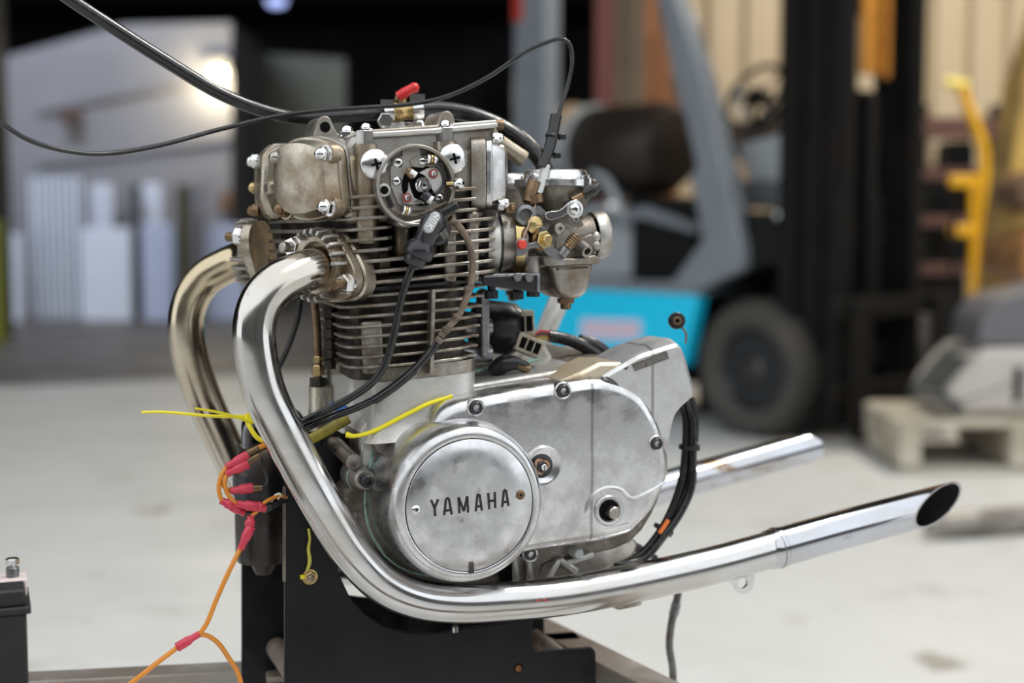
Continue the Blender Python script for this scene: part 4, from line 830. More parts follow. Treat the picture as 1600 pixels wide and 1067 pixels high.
def annul(b, O, I, h0, h1, fr):   # plate with a hole
    n = len(O); m = len(I); cxx = sum(x for x, y in I) / m; cyy = sum(y for x, y in I) / m
    I = []
    r = .0056
    for x, y in O:
        L = math.hypot(x - cxx, y - cyy); I.append((cxx + (x - cxx) * r / L, cyy + (y - cyy) * r / L))
    b.loft([[fr(x, y, h) for x, y in S] for S, h in ((O, h0), (O, h1), (I, h1), (I, h0), (O, h0))], False, False); return b
annul(b, oo, i_, -.002, .002, gfp); obj('hanger_tab', b, M['zinc'], EX, bevel=.0006)
b = B(); b.prism(gfp.ats([(935, 940), (962, 950), (996, 943), (1000, 934), (1010, 928), (960, 920), (930, 930)]), -.012, .010, gfp, top=.002); obj('pipe_bracket', b, M['steel'], EX, bevel=.001)
rm = Fr((0, .0203, 0), (0, -1, 0))
strokes([((838, 940), (842, 936)), ((842, 936), (845, 940)), ((848, 937), (852, 936)), ((852, 936), (850, 940)), ((854, 936), (855, 939)), ((855, 939), (858, 939))], rm, .0, .0007, .0006, 'ink_mark', EX, mat('red_ink', (.60, .06, .05), 0, .4))
far = [(398, 398, 268), (380, 404, 285), (352, 416, 300), (322, 434, 312), (300, 464, 318), (291, 505, 320), (298, 560, 320), (318, 622, 320), (346, 685, 322), (378, 752, 324), (415, 815, 326), (460, 862, 328), (520, 886, 328), (600, 880, 328), (720, 855, 328), (860, 812, 328), (960, 784, 328), (1040, 761, 328), (1150, 730, 330), (1244, 704, 332)]
EX2 = thing('exhaust_pipe', 'farther golden tinted exhaust pipe, blurred behind the nearer one', 'exhaust pipe', E(600, 900, 328))
b = B(); b.pipe([P3(*p) for p in far[:15]], RP, RP - .0016, 32, 8); obj('header_pipe', b, M['pipe_r'], EX2, smooth=60)
b = B(); b.pipe([P3(*p) for p in far[13:]], RP + .001, RP - .0008, 32, 8, cut=Vector((math.cos(R(55)), math.sin(R(55)), 0))); obj('tail_pipe', b, M['tail'], EX2, smooth=60)
collar(EX2, P3(403, 394, 264), nG, -1, None)
b = B(); b.rev([(.031, -.055), (.031, -.018), (.033, -.0075)], Fr(P3(507, 414, 77), nF), 32); pt_ = obj('exhaust_port', b, M['castb'], ENG)
b = B(); fq = Fr(P3(507, 414, 77), nF); pts = []
for i in range(48):
    a = 2 * math.pi * i / 48; q = abs(math.cos(a + R(25))); r = .0345 + .0155 * q ** 6; pts.append((r * math.cos(a), r * math.sin(a)))
b.prism(pts, -.020, -.0068, fq, top=.002); obj('port_face', b, M['castb'], pt_)
# ================================================================ carburettors
def carb(root, dy):
    o = lambda px, py, d: E(px, py, d) + Vector((0, dy, 0))
    X = Vector((1, 0, 0)); XS = Vector((math.cos(R(8)), -math.sin(R(8)), 0)); Z = Vector((0, 0, 1))
    def part(name, b, m, par=root, **k): return obj(name, b, m, par, **k)
    def blk(name, pts, d0, d1, m, par=root, bevel=.0015, top=0):
        b = B(); b.prism([(o(x, y, d0).x, o(x, y, d0).z) for x, y in pts], H(d1) - dy, H(d0) - dy, SAG, top=top); return part(name, b, m, par, bevel=bevel)
    b = B(); c = o(808, 376, 100); Ln = (o(940, 366, 100) - c).length; ax = o(940, 366, 100) - c
    b.rev([(.0205, 0), (.0205, .012), (.023, .016), (.023, .030), (.0195, .034), (.0185, Ln - .03), (.0205, Ln - .014)], Fr(c, ax), 32); body = part('carburetor_body', b, M['grime'])
    b = B(); g = Fr(o(938, 367, 100), ax); b.rev2([(.0235, -.010), (.0240, -.008), (.0240, .002), (.0225, .004), (.0195, .002), (.0185, -.008), (.0235, -.010)], g, 40); part('bell_mouth', b, M['cast'])
    b = B(); b.rev([(.0182, -.004), (0, -.0035)], g, 28); part('throttle_bore', b, M['dark'])
    # vacuum chamber with its chrome top
    g = Fr(o(868, 284, 105), Z)
    b = B(); b.rev([(.022, -.036), (.030, -.026), (.036, -.010), (.0385, -.006), (.0395, -.0045)], g, 44); part('vacuum_chamber', b, M['grime'])
    b = B(); b.rev([(.0405, -.005), (.0412, -.0045), (.0412, .0015), (.0405, .002), (.033, .0028), (.0318, .008), (.0300, .0110), (.0270, .0120), (0, .0123)], g, 52); part('chamber_cover', b, M['cap'])
    for a in (0.5, 2.1, 3.7, 5.2):
        p = g(.0385 * math.cos(a), .0385 * math.sin(a), .001); b = B(); b.rev([(.0068, -.007), (.0068, .0016), (.0042, .0018), (.0042, .0046), (.003, .0054), (0, .0055)], Fr(p, Z), 18); part('cover_screw', b, M['zinc'])
    blk('body_block', [(806, 345), (812, 332), (850, 330), (905, 335), (912, 350), (912, 400), (850, 418), (806, 418)], 84, 118, M['grime'])
    blk('bowl_flange', [(848, 402), (900, 404), (930, 398), (938, 404), (936, 412), (852, 416)], 72, 132, M['cast'])
    b = B(); b.puff(cr2([(o(x, y, 76).x, o(x, y, 76).z) for x, y in [(863, 412), (923, 408), (924, 430), (921, 448), (912, 462), (895, 468), (878, 462), (868, 448), (864, 430)]], 4), H(130) - dy, H(74) - dy, .007); fb = part('float_bowl', b, M['cast'], smooth=60)
    b = B(); b.hexa(Fr(o(884, 466, 95), (0, 0, -1)), .0085, 0, .005); b.rev([(.0055, .004), (.0055, .010), (.004, .011)], Fr(o(884, 466, 95), (0, 0, -1)), 16); part('drain_plug', b, M['bronze'], fb)
    blk('side_wall', [(800, 405), (852, 405), (862, 425), (862, 452), (842, 455), (800, 440)], 86, 120, M['core'])
    return body, blk, part, o
CB = thing('carburetor', 'nearer grey carburettor with chrome top cap behind the cylinder head', 'carburetor', E(870, 440, 100), group=None)
body, blk, part, o = carb(CB, 0)
blk('link_plate', [(752, 430), (842, 428), (846, 432), (846, 454), (840, 457), (756, 446)], 60, 64, M['screw'])
blk('plate_edge', [(756, 428), (844, 426), (846, 431), (756, 434)], 58, 80, M['lead'])
blk('plate_edge', [(839, 428), (845, 428), (845, 456), (839, 457)], 58, 66, M['lead'])
for p in ((808, 433), (826, 434)): b = B(); b.hexa(Fr(E(*p, 58), (0, -1, 0)), .0045, 0, .003); part('plate_bolt', b, M['lead'])
for p in ((768, 460), (808, 461), (833, 457)): b = B(); b.hexa(Fr(E(*p, 74), (0, 0, 1)), .0065, -.004, .004); b.rev([(.004, -.004), (.004, .014)], Fr(E(*p, 74), (0, 0, 1)), 12); part('plate_screw', b, M['screw'])
for x in (838, 834): b = B(); b.rev([(.009, 0), (.009, -.016), (.007, -.017)], Fr(E(x - 4, 400, 84), (0, 0, 1)), 18)
part('fuel_inlet', b, M['cast'])
# choke and throttle linkage
def lever(name, pts, d, th, m): b = B(); b.prism(cr2(XZ(pts, d), 3), H(d + th), H(d)); return part(name, b, m, bevel=.0005)
lever('choke_lever', [(852, 338), (856, 331), (875, 328), (892, 314), (905, 313), (908, 326), (903, 346), (898, 346), (890, 334), (876, 340), (860, 344)], 62, 3, M['zinc'])
lever('choke_arm', [(832, 324), (842, 321), (852, 330), (862, 338), (856, 344), (844, 336), (834, 333)], 68, 3, M['lead'])
blk('return_wire', [(874, 345), (905, 348), (905, 350), (874, 347)], 60, 61.5, M['zinc'], bevel=0)
phillips(E(898, 327, 61), .0060, .0040, CB, M['zinc'], name='lever_screw')
b = B(); b.rev([(.0085, -.010), (.0085, .001), (.006, .0015)], Fr(E(898, 327, 62), (0, -1, 0)), 22); part('lever_washer', b, M['cap'])
b = B(); g = Fr(E(848, 375, 60), (.1, -1, .05)); b.hexa(g, .0088, 0, .006, 6, .3); b.hexa(g, .0052, .005, .012, 6, .1); part('shaft_nut', b, M['brass'])
b = B(); b.rev([(.0100, -.016), (.0100, -.002), (.008, 0)], g, 24); part('return_spring', b, mat('brown_spring', (.30, .17, .07), .8, .4, (.12, .07, .03), 250, .4, .6))
for k in range(4): b = B(); b.rev2([(.0100 + .0011 * math.cos(a), -.014 + k * .004 + .0011 * math.sin(a)) for a in [2 * math.pi * i / 8 for i in range(9)]], Fr(E(834, 370, 62), (.35, -.9, .1)), 22); part('spring_coil', b, M['bronze'])
lever('throttle_lever', [(806, 378), (814, 373), (824, 374), (828, 380), (842, 377), (846, 384), (838, 388), (826, 389), (823, 397), (809, 400), (807, 390)], 56, 3, M['lead'])
b = B(); b.rev([(.0044, -.001), (.0044, .004), (.0036, .0048), (0, .005)], Fr(E(814.5, 382, 55), (0, -1, 0)), 18); part('cable_pivot', b, mat('red_paint_dot', (.62, .05, .03), 0, .4))
lever('stop_lever', [(848, 384), (858, 382), (880, 400), (878, 407), (862, 402), (850, 392)], 58, 4, M['lead'])
b = B(); p = E(876, 399, 60); q = E(893, 378, 58); b.tube([p, p.lerp(q, .5)], .0052, 14, 1); part('idle_screw', b, M['lead'])
b = B()
dr = (q - p).normalized()
for k in range(4): b.rev2([(.0050 + .0009 * math.cos(a), .0145 + k * .0024 + .0009 * math.sin(a)) for a in [2 * math.pi * i / 8 for i in range(9)]], Fr(p, dr), 18)
b.rev([(.0044, .010), (.0044, .025), (.003, .026)], Fr(p, dr), 14); part('idle_spring', b, M['bronze'])
b = B(); g = Fr(E(835, 352, 66), (.1, -1, 0)); b.rev([(.0085, -.01), (.0085, .002), (.007, .003), (0, .0032)], g, 22); b.box(g(0, 0, .003), .013, .0014, .001, g.u, g.v, g.w); part('mixture_screw', b, M['brass'])
b = B(); g = Fr(E(822, 336, 66), (-.2, -1, 0)); b.rev2([(.010, -.014), (.010, 0), (.0065, .001), (.005, -.006), (.0001, -.006)], g, 22); part('link_boss', b, M['lead'])
b = B(); g = Fr(E(846, 360, 62), (0, -1, 0)); b.rev([(.004, -.01), (.004, .003)], g, 14); part('link_pin', b, M['zinc'])
b = B(); g = Fr(E(873, 357, 66), (0, -1, 0)); b.rev([(.0055, -.012), (.0055, .003), (.004, .004), (.002, .004), (.002, .001)], g, 18); part('body_pin', b, M['cast'])
lever('body_tab', [(868, 352), (880, 352), (877, 366), (873, 371), (870, 366)], 66, 4, M['cast'])
b = B(); b.pipe([E(908, 385, 78), E(918, 393, 68)], .0062, .0038, 20, 2); part('overflow_tube', b, M['cast'])
blk('bell_rib', [(905, 372), (925, 365), (932, 372), (930, 384), (912, 394), (905, 390)], 76, 92, M['grime'])
for y in (370, 383): b = B(); b.ball(E(930, y, 80), .0058, 14); part('body_bump', b, M['cast'])
b = B(); b.tube([E(893, 312, 66), E(910, 304, 66), E(918, 301, 66)], [.003, .003, .0035], 12, 2); part('vacuum_nipple', b, M['bronze'])
b = B(); b.tube([E(912, 304, 66), E(926, 297, 64), E(936, 289, 64)], [.0055, .0058, .0040], 14, 3); part('nipple_cap', b, M['rubber'])
CB2 = thing('carburetor', 'farther carburettor half hidden behind the head, its chrome cap edge showing', 'carburetor', E(870, 440, 100) + Vector((0, .150, 0)))
carb(CB2, .150)
# intake stub between head and carburettor
nI = Vector((math.cos(R(12)), -math.sin(R(12)), 0)); fI = Fr(E(772, 380, 95), nI)
b = B(); b.prism(rpoly([(-.038, -.014), (0, -.036), (.038, -.014), (.038, .014), (0, .036), (-.038, .014)], .014), -.01, .002, fI, top=.001); ib = obj('intake_flange', b, M['castw'], ENG)
b = B(); b.prism(rpoly([(-.037, -.013), (0, -.035), (.037, -.013), (.037, .013), (0, .035), (-.037, .013)], .014), .002, .0048, fI); obj('intake_gasket', b, M['rubber'], ENG)
b = B(); b.rev([(.0285, .0045), (.0275, .010), (.0255, .014), (.0255, .030)], fI, 36); obj('intake_boot', b, M['cast'], ENG)
b = B(); b.rev2([(.0262, .018), (.0282, .018), (.0282, .027), (.0262, .027), (.0262, .018)], fI, 36); cl = obj('clamp_band', b, M['brass'], ENG)
b = B(); q = E(795, 325, 70); b.box(q, .010, .012, .010); b.rev([(.003, -.01), (.003, .008)], Fr(q, (.3, -1, 0)), 12); obj('clamp_screw', b, M['bronze'], cl, bevel=.001)
# ================================================================ hoses, cables and leads
def cable(name, pts, r, m, label, cat, n=14, par=None):
    P = [E(*p) for p in pts]; b = B(); b.tube(P, r, n, 7); base = min(P, key=lambda v: v.z)
    return obj(name, b, m, par, base=base, label=label, cat=cat, smooth=60)
FH = thing('fuel_hose', 'thick black fuel hose with brass tap running across the top of the engine', 'hose', E(600, 178, 200))
fh1 = [(60, -40, 205), (100, -8, 204), (180, 45, 203), (260, 96, 202), (340, 144, 201), (410, 172, 200), (470, 184, 200), (540, 181, 200), (606, 176, 200)]
b = B(); b.tube([E(*p) for p in fh1], .0066, 16, 7); obj('hose_front', b, M['hose'], FH, smooth=60)
fh2 = [(655, 172, 200), (690, 171, 200), (740, 180, 195), (790, 202, 185), (825, 228, 175), (850, 262, 165), (858, 300, 160)]
b = B(); b.tube([E(*p) for p in fh2], .0088, 16, 7); obj('hose_rear', b, M['hose'], FH, smooth=60)
va = E(606, 176, 200); vz = E(657, 171, 200); vd = (vz - va); g = Fr(va, vd); Lv = vd.length
b = B(); b.rev([(.0070, -.002), (.0070, .004), (.0095, .006), (.0105, .010), (.0105, .014), (.0092, .016), (.0092, Lv - .012), (.0104, Lv - .010), (.0104, Lv - .004), (.007, Lv)], g, 26); tv = obj('fuel_tap', b, M['brass'], FH)
b = B(); b.rev2([(.0098, Lv - .011), (.0122, Lv - .011), (.0122, Lv), (.0098, Lv), (.0098, Lv - .011)], g, 26); b.box(E(650, 155, 196), .016, .010, .010); obj('hose_clamp', b, M['zinc'], tv)
b = B(); b.rev2([(.0072, -.006), (.0110, -.006), (.0110, .004), (.0072, .004), (.0072, -.006)], g, 26); b.hexa(Fr(E(601, 189, 192), (0, -1, 0)), .0085, 0, .005); b.box(E(603, 164, 196), .014, .010, .010); obj('hose_clamp', b, M['zinc'], tv)
b = B(); p = E(628, 168, 200); b.rev([(.006, 0), (.006, .008), (.0075, .009), (.0075, .013), (.003, .014)], Fr(p, (0, 0, 1)), 18); obj('tap_stem', b, M['brass'], tv)
b = B(); b.tube([E(622, 152, 198), E(632, 146, 196), E(646, 138, 194)], [.0055, .0058, .0052], 14, 3); b.ball(E(647, 137.5, 194), .0056, 12); obj('tap_lever', b, M['handle'], tv, part_label='red vinyl tap lever')
b = B(); b.tube([E(621, 158, 198), E(624, 146, 198)], .0035, 10, 1); obj('lever_nut', b, M['bronze'], tv)
TC_ = thing('throttle_cable', 'thin black throttle cable looping over the engine down to the nearer carburettor', 'cable', E(835, 320, 70))
tcp_ = [(-40, 165, 60), (0, 192, 70), (50, 221, 85), (110, 237, 100), (170, 240, 112), (250, 227, 125), (340, 203, 140), (430, 182, 150), (500, 173, 150), (570, 168, 148), (640, 163, 145), (700, 150, 140), (760, 122, 130), (815, 85, 115), (850, 68, 105), (876, 61, 98), (890, 70, 95), (894, 95, 93), (888, 130, 92), (877, 165, 90), (872, 184, 88)]
b = B(); b.tube([E(*p) for p in tcp_], .0022, 12, 7); obj('cable_sheath', b, M['hose'], TC_, smooth=60)
b = B(); b.tube([E(869, 180, 88), E(863, 212, 85), E(857, 236, 82), E(846, 262, 79)], [.0056, .0056, .0054, .0050], 16, 5); sl = obj('rubber_sleeve', b, M['hose'], TC_)
for (p, q) in (((859, 213), (884, 215)), ((852, 237), (876, 244))):
    c = E(*p, 84); ax = E(857, 236, 82) - E(863, 212, 85); b = B(); b.rev2([(.0050, -.0016), (.0066, -.0016), (.0066, .0016), (.0050, .0016), (.0050, -.0016)], Fr(E(p[0] + 3, p[1], 84), ax), 18)
    b.box(E(q[0] - 6, q[1] - 1, 82), .007, .006, .006); obj('zip_tie', b, M['rubber'], sl, bevel=.0008)
b = B(); b.tube([E(853, 258, 80), E(846, 285, 75), E(840, 303, 72)], .0044, 14, 3); obj('nylon_ferrule', b, M['clear'], TC_, part_label='milky white nylon ferrule')
b = B(); b.tube([E(841, 304, 71), E(830, 340, 64), E(815, 378, 56)], .0007, 6, 2); obj('inner_wire', b, mat('copper_wire', (.55, .38, .30), .8, .4), TC_)
b = B(); b.pipe([E(835, 283, 74), E(830, 300, 73), E(826, 316, 72)], .0066, .0050, 18, 2); cb_ = obj('cable_stop', b, M['bronze'], CB); b = B(); b.rev2([(.006, -.004), (.0082, -.004), (.0082, .004), (.006, .004)], Fr(E(836, 310, 71), (-.2, 0, 1)), 18); obj('cable_stop_ring', b, M['bronze'], cb_)
# plug cap and lead
SL_ = thing('spark_plug_lead', 'black spark plug lead with angled plug cap hanging below the contact breaker', 'cable', E(560, 640, 60))
c0_ = E(677, 348, 22); ax_ = E(644, 415, 30) - c0_; Lc = ax_.length; gc = Fr(c0_, ax_)
b = B(); b.rev([(.0118 * math.cos(t), .0118 * math.sin(t)) for t in [-math.pi / 2 + math.pi / 2 * i / 6 for i in range(7)]] + [(.0112, Lc * .14), (.0098, Lc * .28), (.0094, Lc * .46)], gc, 28); cp = obj('plug_cap', b, M['boot'], SL_, smooth=60)
b = B(); b.rev([(.0096, Lc * .44), (.0116, Lc * .50), (.0136, Lc * .58), (.0138, Lc * .72), (.0128, Lc * .78), (.0104, Lc * .80)], gc, 28); obj('cap_skirt', b, M['boot'], cp, smooth=50)
b = B(); b.rev([(.0102, Lc * .78), (.0102, Lc * .86), (.0094, Lc * .97), (.0080, Lc)], gc, 28); obj('cap_sleeve', b, M['boot'], cp, smooth=50)
b = B(); b.tube([E(688, 362, 30), E(680, 350, 22)], [.0105, .0118], 18, 1); b.tube([E(684, 366, 34), E(670, 372, 60), E(658, 376, 96)], [.0100, .0090, .0085], 18, 2); obj('cap_elbow', b, M['boot'], cp, smooth=60)
ca = E(679, 336, 14); cbb = E(671, 358, 15)
gl = Fr(E(675, 347, 11.5), (-.05, -1, .12), (0, 0, 1)); 
pa = Vector(gl.at(680, 339)); pb_ = Vector(gl.at(670, 356)); t_ = (pb_ - pa).normalized(); k_ = Vector((-t_.y, t_.x)); ps = []
for i in range(17): a = -math.pi / 2 + math.pi * i / 16; ps.append(tuple(pa - t_ * .0046 * math.cos(a) + k_ * .0046 * math.sin(a)))
for i in range(17): a = math.pi / 2 - math.pi * i / 16; ps.append(tuple(pb_ + t_ * .0046 * math.cos(a) + k_ * .0046 * math.sin(a)))
b = B(); b.prism(ps, -.004, .0012, gl, top=.0005); nm = obj('name_plate', b, mat('grey_embossed_plate', (.40, .40, .41), .2, .4), cp)
def glyphs(word, start, adv, up, wid, hgt, fr, h, lw, name, parent, m):     # letters as strokes along a baseline
    G = {'N': [((0, 0), (0, 1)), ((0, 1), (1, 0)), ((1, 0), (1, 1))], 'G': [((1, .8), (.75, 1)), ((.75, 1), (.25, 1)), ((.25, 1), (0, .75)), ((0, .75), (0, .25)), ((0, .25), (.25, 0)), ((.25, 0), (.8, 0)), ((.8, 0), (1, .2)), ((1, .2), (1, .5)), ((1, .5), (.6, .5))], 'K': [((0, 0), (0, 1)), ((0, .45), (1, 1)), ((.3, .6), (1, 0))]}
    b = B()
    for i, ch in enumerate(word):
        o0 = Vector(start) + Vector(adv) * i
        for p, q in G[ch]:
            P_ = o0 + Vector(adv).normalized() * wid * p[0] + Vector(up) * hgt * p[1]; Q_ = o0 + Vector(adv).normalized() * wid * q[0] + Vector(up) * hgt * q[1]
            t = (Q_ - P_).normalized(); k = Vector((-t.y, t.x)) * lw / 2; t = t * lw * .3
            b.prism([tuple(P_ + k - t), tuple(P_ - k - t), tuple(Q_ - k + t), tuple(Q_ + k + t)], h - .0004, h + .0003, fr)
    return obj(name, b, m, parent)
tot = (pb_ - pa).length
glyphs('NGK', tuple(pa - t_ * .0022 - k_ * .0026), tuple(t_ * (tot + .0044) / 3), tuple(k_), .0032, .0052, gl, .0013, .0009, 'lettering', cp, mat('white_letter', (.80, .80, .78), 0, .4))
b = B(); b.tube([E(*p) for p in [(647, 410, 30), (635, 440, 33), (624, 480, 36), (615, 525, 38), (603, 567, 41), (582, 597, 46), (550, 620, 54), (510, 641, 66), (470, 660, 80), (438, 676, 96)]], .0036, 14, 7); obj('lead_wire', b, M['hose'], SL_, smooth=60)
PW = thing('points_lead', 'brown cloth and black sleeved wire curving down in front of the cylinder fins', 'cable', E(600, 620, 60))
up = [(703, 341, 30), (718, 355, 34), (731, 376, 38), (738, 405, 40), (736, 440, 41), (732, 457, 41), (718, 490, 42), (700, 512, 43), (688, 526, 43)]
b = B(); b.tube([E(*p) for p in up], [.0032, .0034, .0032, .0031, .0033, .0034, .0032, .0034, .0034], 12, 5); obj('cloth_sleeve', b, M['brownwire'], PW, smooth=60)
for p in ((731, 452), (713, 495), (697, 515), (686, 531)): b = B(); b.rev2([(.003, -.002), (.0044, -.001), (.0040, .002), (.003, .003)], Fr(E(*p, 41), E(700, 512, 43) - E(718, 490, 42)), 10); obj('frayed_tape', b, M['brownwire'], PW)
lo = [(688, 525, 43), (672, 550, 44), (645, 580, 45), (612, 607, 47), (584, 626, 50)]
b = B(); b.tube([E(*p) for p in lo], .0042, 14, 6); obj('rubber_sleeve', b, M['hose'], PW, smooth=60)
b = B(); b.tube([E(*p) for p in [(590, 622, 50), (555, 638, 56), (520, 651, 66), (480, 668, 80), (450, 682, 95)]], .0034, 12, 6); obj('cable_core', b, M['hose'], PW, smooth=60)
b = B(); b.box(E(700, 328, 26), .020, .012, .008, Vector((.8, 0, .45)).normalized(), (0, 1, 0), Vector((-.45, 0, .8)).normalized()); obj('rubber_grommet', b, M['rubber'], PW, bevel=.002)
cable('clutch_cable', [(470, 466, 235), (465, 500, 245), (450, 545, 255), (434, 578, 265), (420, 600, 270)], .0030, M['hose'], 'thin black cable seen in the gap between cylinder and near exhaust pipe', 'cable')
# yellow ties and tape
def tie(name, pts, r, label):
    P = [E(*p) for p in pts]; b = B(); b.tube(P, r, 8, 6); return obj(name, b, M['yellow'], base=P[-1], label=label, cat='cable tie', smooth=60)
tie('cable_tie', [(541, 679, 66), (556, 681, 62), (585, 673, 58), (630, 650, 54), (662, 634, 53), (680, 627, 53), (707, 618, 53)], [.0030, .0020, .0022, .0022, .0022, .0021, .0013], 'long yellow cable tie tail lying across the crankcase above the lettered cover')
tie('cable_tie', [(221, 644, 120), (260, 644, 122), (330, 650, 124), (392, 651, 126)], [.0011, .0014, .0016, .0018], 'straight yellow tie tail sticking out left, lower of the two at the pipes')
tie('cable_tie', [(305, 638, 100), (345, 645, 110), (396, 660, 120)], [.0010, .0014, .0017], 'short yellow tie tail crossing over the longer yellow one at the left')
b = B(); b.tube([E(385, 650, 128), E(388, 662, 120), E(402, 684, 116), E(420, 690, 116)], .0024, 10, 4); b.box(E(391, 652, 124), .007, .007, .008); obj('cable_tie', b, M['yellow'], base=E(402, 684, 116), label='yellow cable tie loop and head wrapped round the bundle beside the near pipe', cat='cable tie')
# yellow sleeved bundle under the leads
t = thing('wire_bundle', 'yellow sleeved wires with blue connector under the two black leads', 'wires', E(500, 675, 110))
b = B(); b.tube([E(470, 694, 106), E(505, 676, 102), (E(545, 653, 98))], .0052, 12, 3); obj('yellow_sleeve', b, mat('dull_yellow_sleeve', (.42, .35, .03), 0, .4, (.25, .20, .03), 60, .4, .6), t)
b = B(); b.tube([E(516, 634, 104), E(540, 640, 104)], .004, 10, 1); obj('blue_connector', b, M['blueplastic'], t)
b = B(); b.tube([E(534, 640, 103), E(546, 650, 103)], .004, 10, 1); b.box(E(536, 650, 102), .012, .006, .005); obj('white_connector', b, M['white'], t)
b = B(); b.tube([E(541, 655, 100), E(538, 670, 100)], .0011, 8, 1); obj('white_wire', b, M['white'], t)
# rear harness with connectors
HN = thing('wiring_harness', 'black wiring harness with cream plugs, looping down behind the lettered cover', 'wires', E(1000, 870, 100))
b = B(); b.tube([E(*p) for p in [(857, 525, 150), (880, 529, 148), (905, 538, 145), (930, 553, 142), (955, 575, 140), (985, 600, 140)]], [.0062, .0065, .0065, .006, .006, .006], 16, 5); obj('sheath', b, M['hose'], HN)
b = B(); b.tube([E(*p) for p in [(905, 532, 200), (930, 540, 200), (952, 556, 200)]], .007, 14, 4); obj('sheath', b, M['hose'], HN)
for i, (dy, mm) in enumerate(((-5, mat('wire_red', (.45, .04, .04), 0, .4)), (-1, M['rubber']), (3, mat('wire_brown', (.28, .12, .03), 0, .4)), (7, mat('wire_ochre', (.42, .33, .05), 0, .4)))):
    b = B(); b.tube([E(828, 529 + dy * .3, 145), E(845, 522 + dy * .9, 147), E(862, 524 + dy * .7, 148)], .0016, 8, 4); obj('wire', b, mm, HN)
def plug(c, u, v, w, sx, sy, sz, cells):
    b = B(); b.box(c, sx, sy, sz, u, v, w); o1 = obj('connector', b, M['ivory'], HN, bevel=.0012)
    for i in range(cells):
        q = c + Vector(u) * (sx * ((i + .5) / cells - .5) * .82) - Vector(v) * sy * .5; b = B(); b.box(q, sx / cells * .62, .0012, sz * .6, u, v, w); obj('plug_cell', b, M['dark'], o1)
plug(E(816, 505, 140), Vector((1, 0, .05)), Vector((0, 1, 0)), Vector((-.05, 0, 1)), .021, .018, .026, 2)
u_ = Vector((.86, 0, -.36)).normalized(); plug(E(820, 538, 138), u_, Vector((0, 1, 0)), Vector((.36, 0, .86)).normalized(), .030, .030, .019, 3)
hr = [[(1040, 590, 80), (1058, 612, 90), (1066, 632, 94), (1072, 660, 92), (1071, 700, 90), (1066, 745, 88), (1052, 790, 86), (1030, 832, 84), (1000, 866, 84), (960, 884, 84), (925, 876, 86), (905, 862, 90)],
      [(1044, 588, 76), (1066, 612, 86), (1075, 634, 90), (1082, 662, 88), (1082, 710, 86), (1080, 760, 84), (1062, 802, 82), (1036, 838, 80), (1005, 872, 80), (965, 880, 80), (930, 864, 84), (915, 855, 90)],
      [(1070, 628, 100), (1077, 670, 98), (1076, 720, 95), (1073, 760, 92), (1055, 800, 90), (1028, 842, 88), (990, 872, 88)]]
for q, r in zip(hr, (.0040, .0046, .0036)): b = B(); b.tube([E(*p) for p in q], r, 12, 6); obj('sheath', b, M['hose'], HN, smooth=60)
b = B(); b.tube([E(*p) for p in [(1080, 622, 88), (1088, 650, 86), (1087, 690, 86)]], .003, 10, 5); obj('sheath', b, M['hose'], HN)
for p, ax in (((1077, 698), (0, 0, 1)), ((1036, 828), (.6, 0, .8))):
    b = B(); b.rev2([(.0095, -.002), (.0110, -.002), (.0110, .002), (.0095, .002), (.0095, -.002)], Fr(E(*p, 88), ax), 18); b.box(E(p[0] + 9, p[1] + 2, 80), .008, .006, .005); obj('zip_tie', b, M['rubber'], HN)
b = B(); b.tube([E(1030, 833, 79), E(1038, 822, 79), E(1044, 812, 79)], .0024, 8, 2); obj('orange_wire', b, mat('bright_orange', (.85, .22, .05), 0, .4), HN)
b = B(); b.tube([E(972, 846, 110), E(1000, 858, 112), E(1025, 872, 114)], [.006, .0045, .003], 12, 3); obj('sheath', b, M['rubber'], HN)
b = B(); b.tube([E(1071, 536, 95), E(1072, 522, 93), E(1066, 512, 92)], .0012, 8, 4); obj('thin_wire', b, M['brownwire'], HN)
b = B(); g = Fr(E(1058, 501, 90), (-.25, -1, .1)); b.rev([(.006, -.014), (.0088, -.004), (.0088, .0), (.0078, .0012), (.004, .0012), (.004, -.004), (.0001, -.004)], g, 24); bt = obj('bullet_cap', b, M['rubber'], HN)
b = B(); b.rev2([(.004, -.002), (.0046, .0014), (.0024, .0016), (.002, -.003)], g, 18); obj('brass_eyelet', b, M['bronze'], bt)
cable('drain_hose', [(1058, 895, 150), (1060, 920, 150), (1056, 945, 150), (1049, 975, 150), (1046, 1010, 150), (1051, 1045, 150), (1052, 1090, 150)], .0042, mat('grey_brown_hose', (.10, .09, .08), .2, .4, (.20, .19, .18), 60, .45, .65), 'thin grey drain hose hanging below the near exhaust pipe', 'hose')
b = B(); b.tube([E(1057, 942, 150), E(1052, 962, 150)], .0052, 12, 1); obj('hose_sleeve', b, M['lead'], bpy.data.objects['drain_hose'])
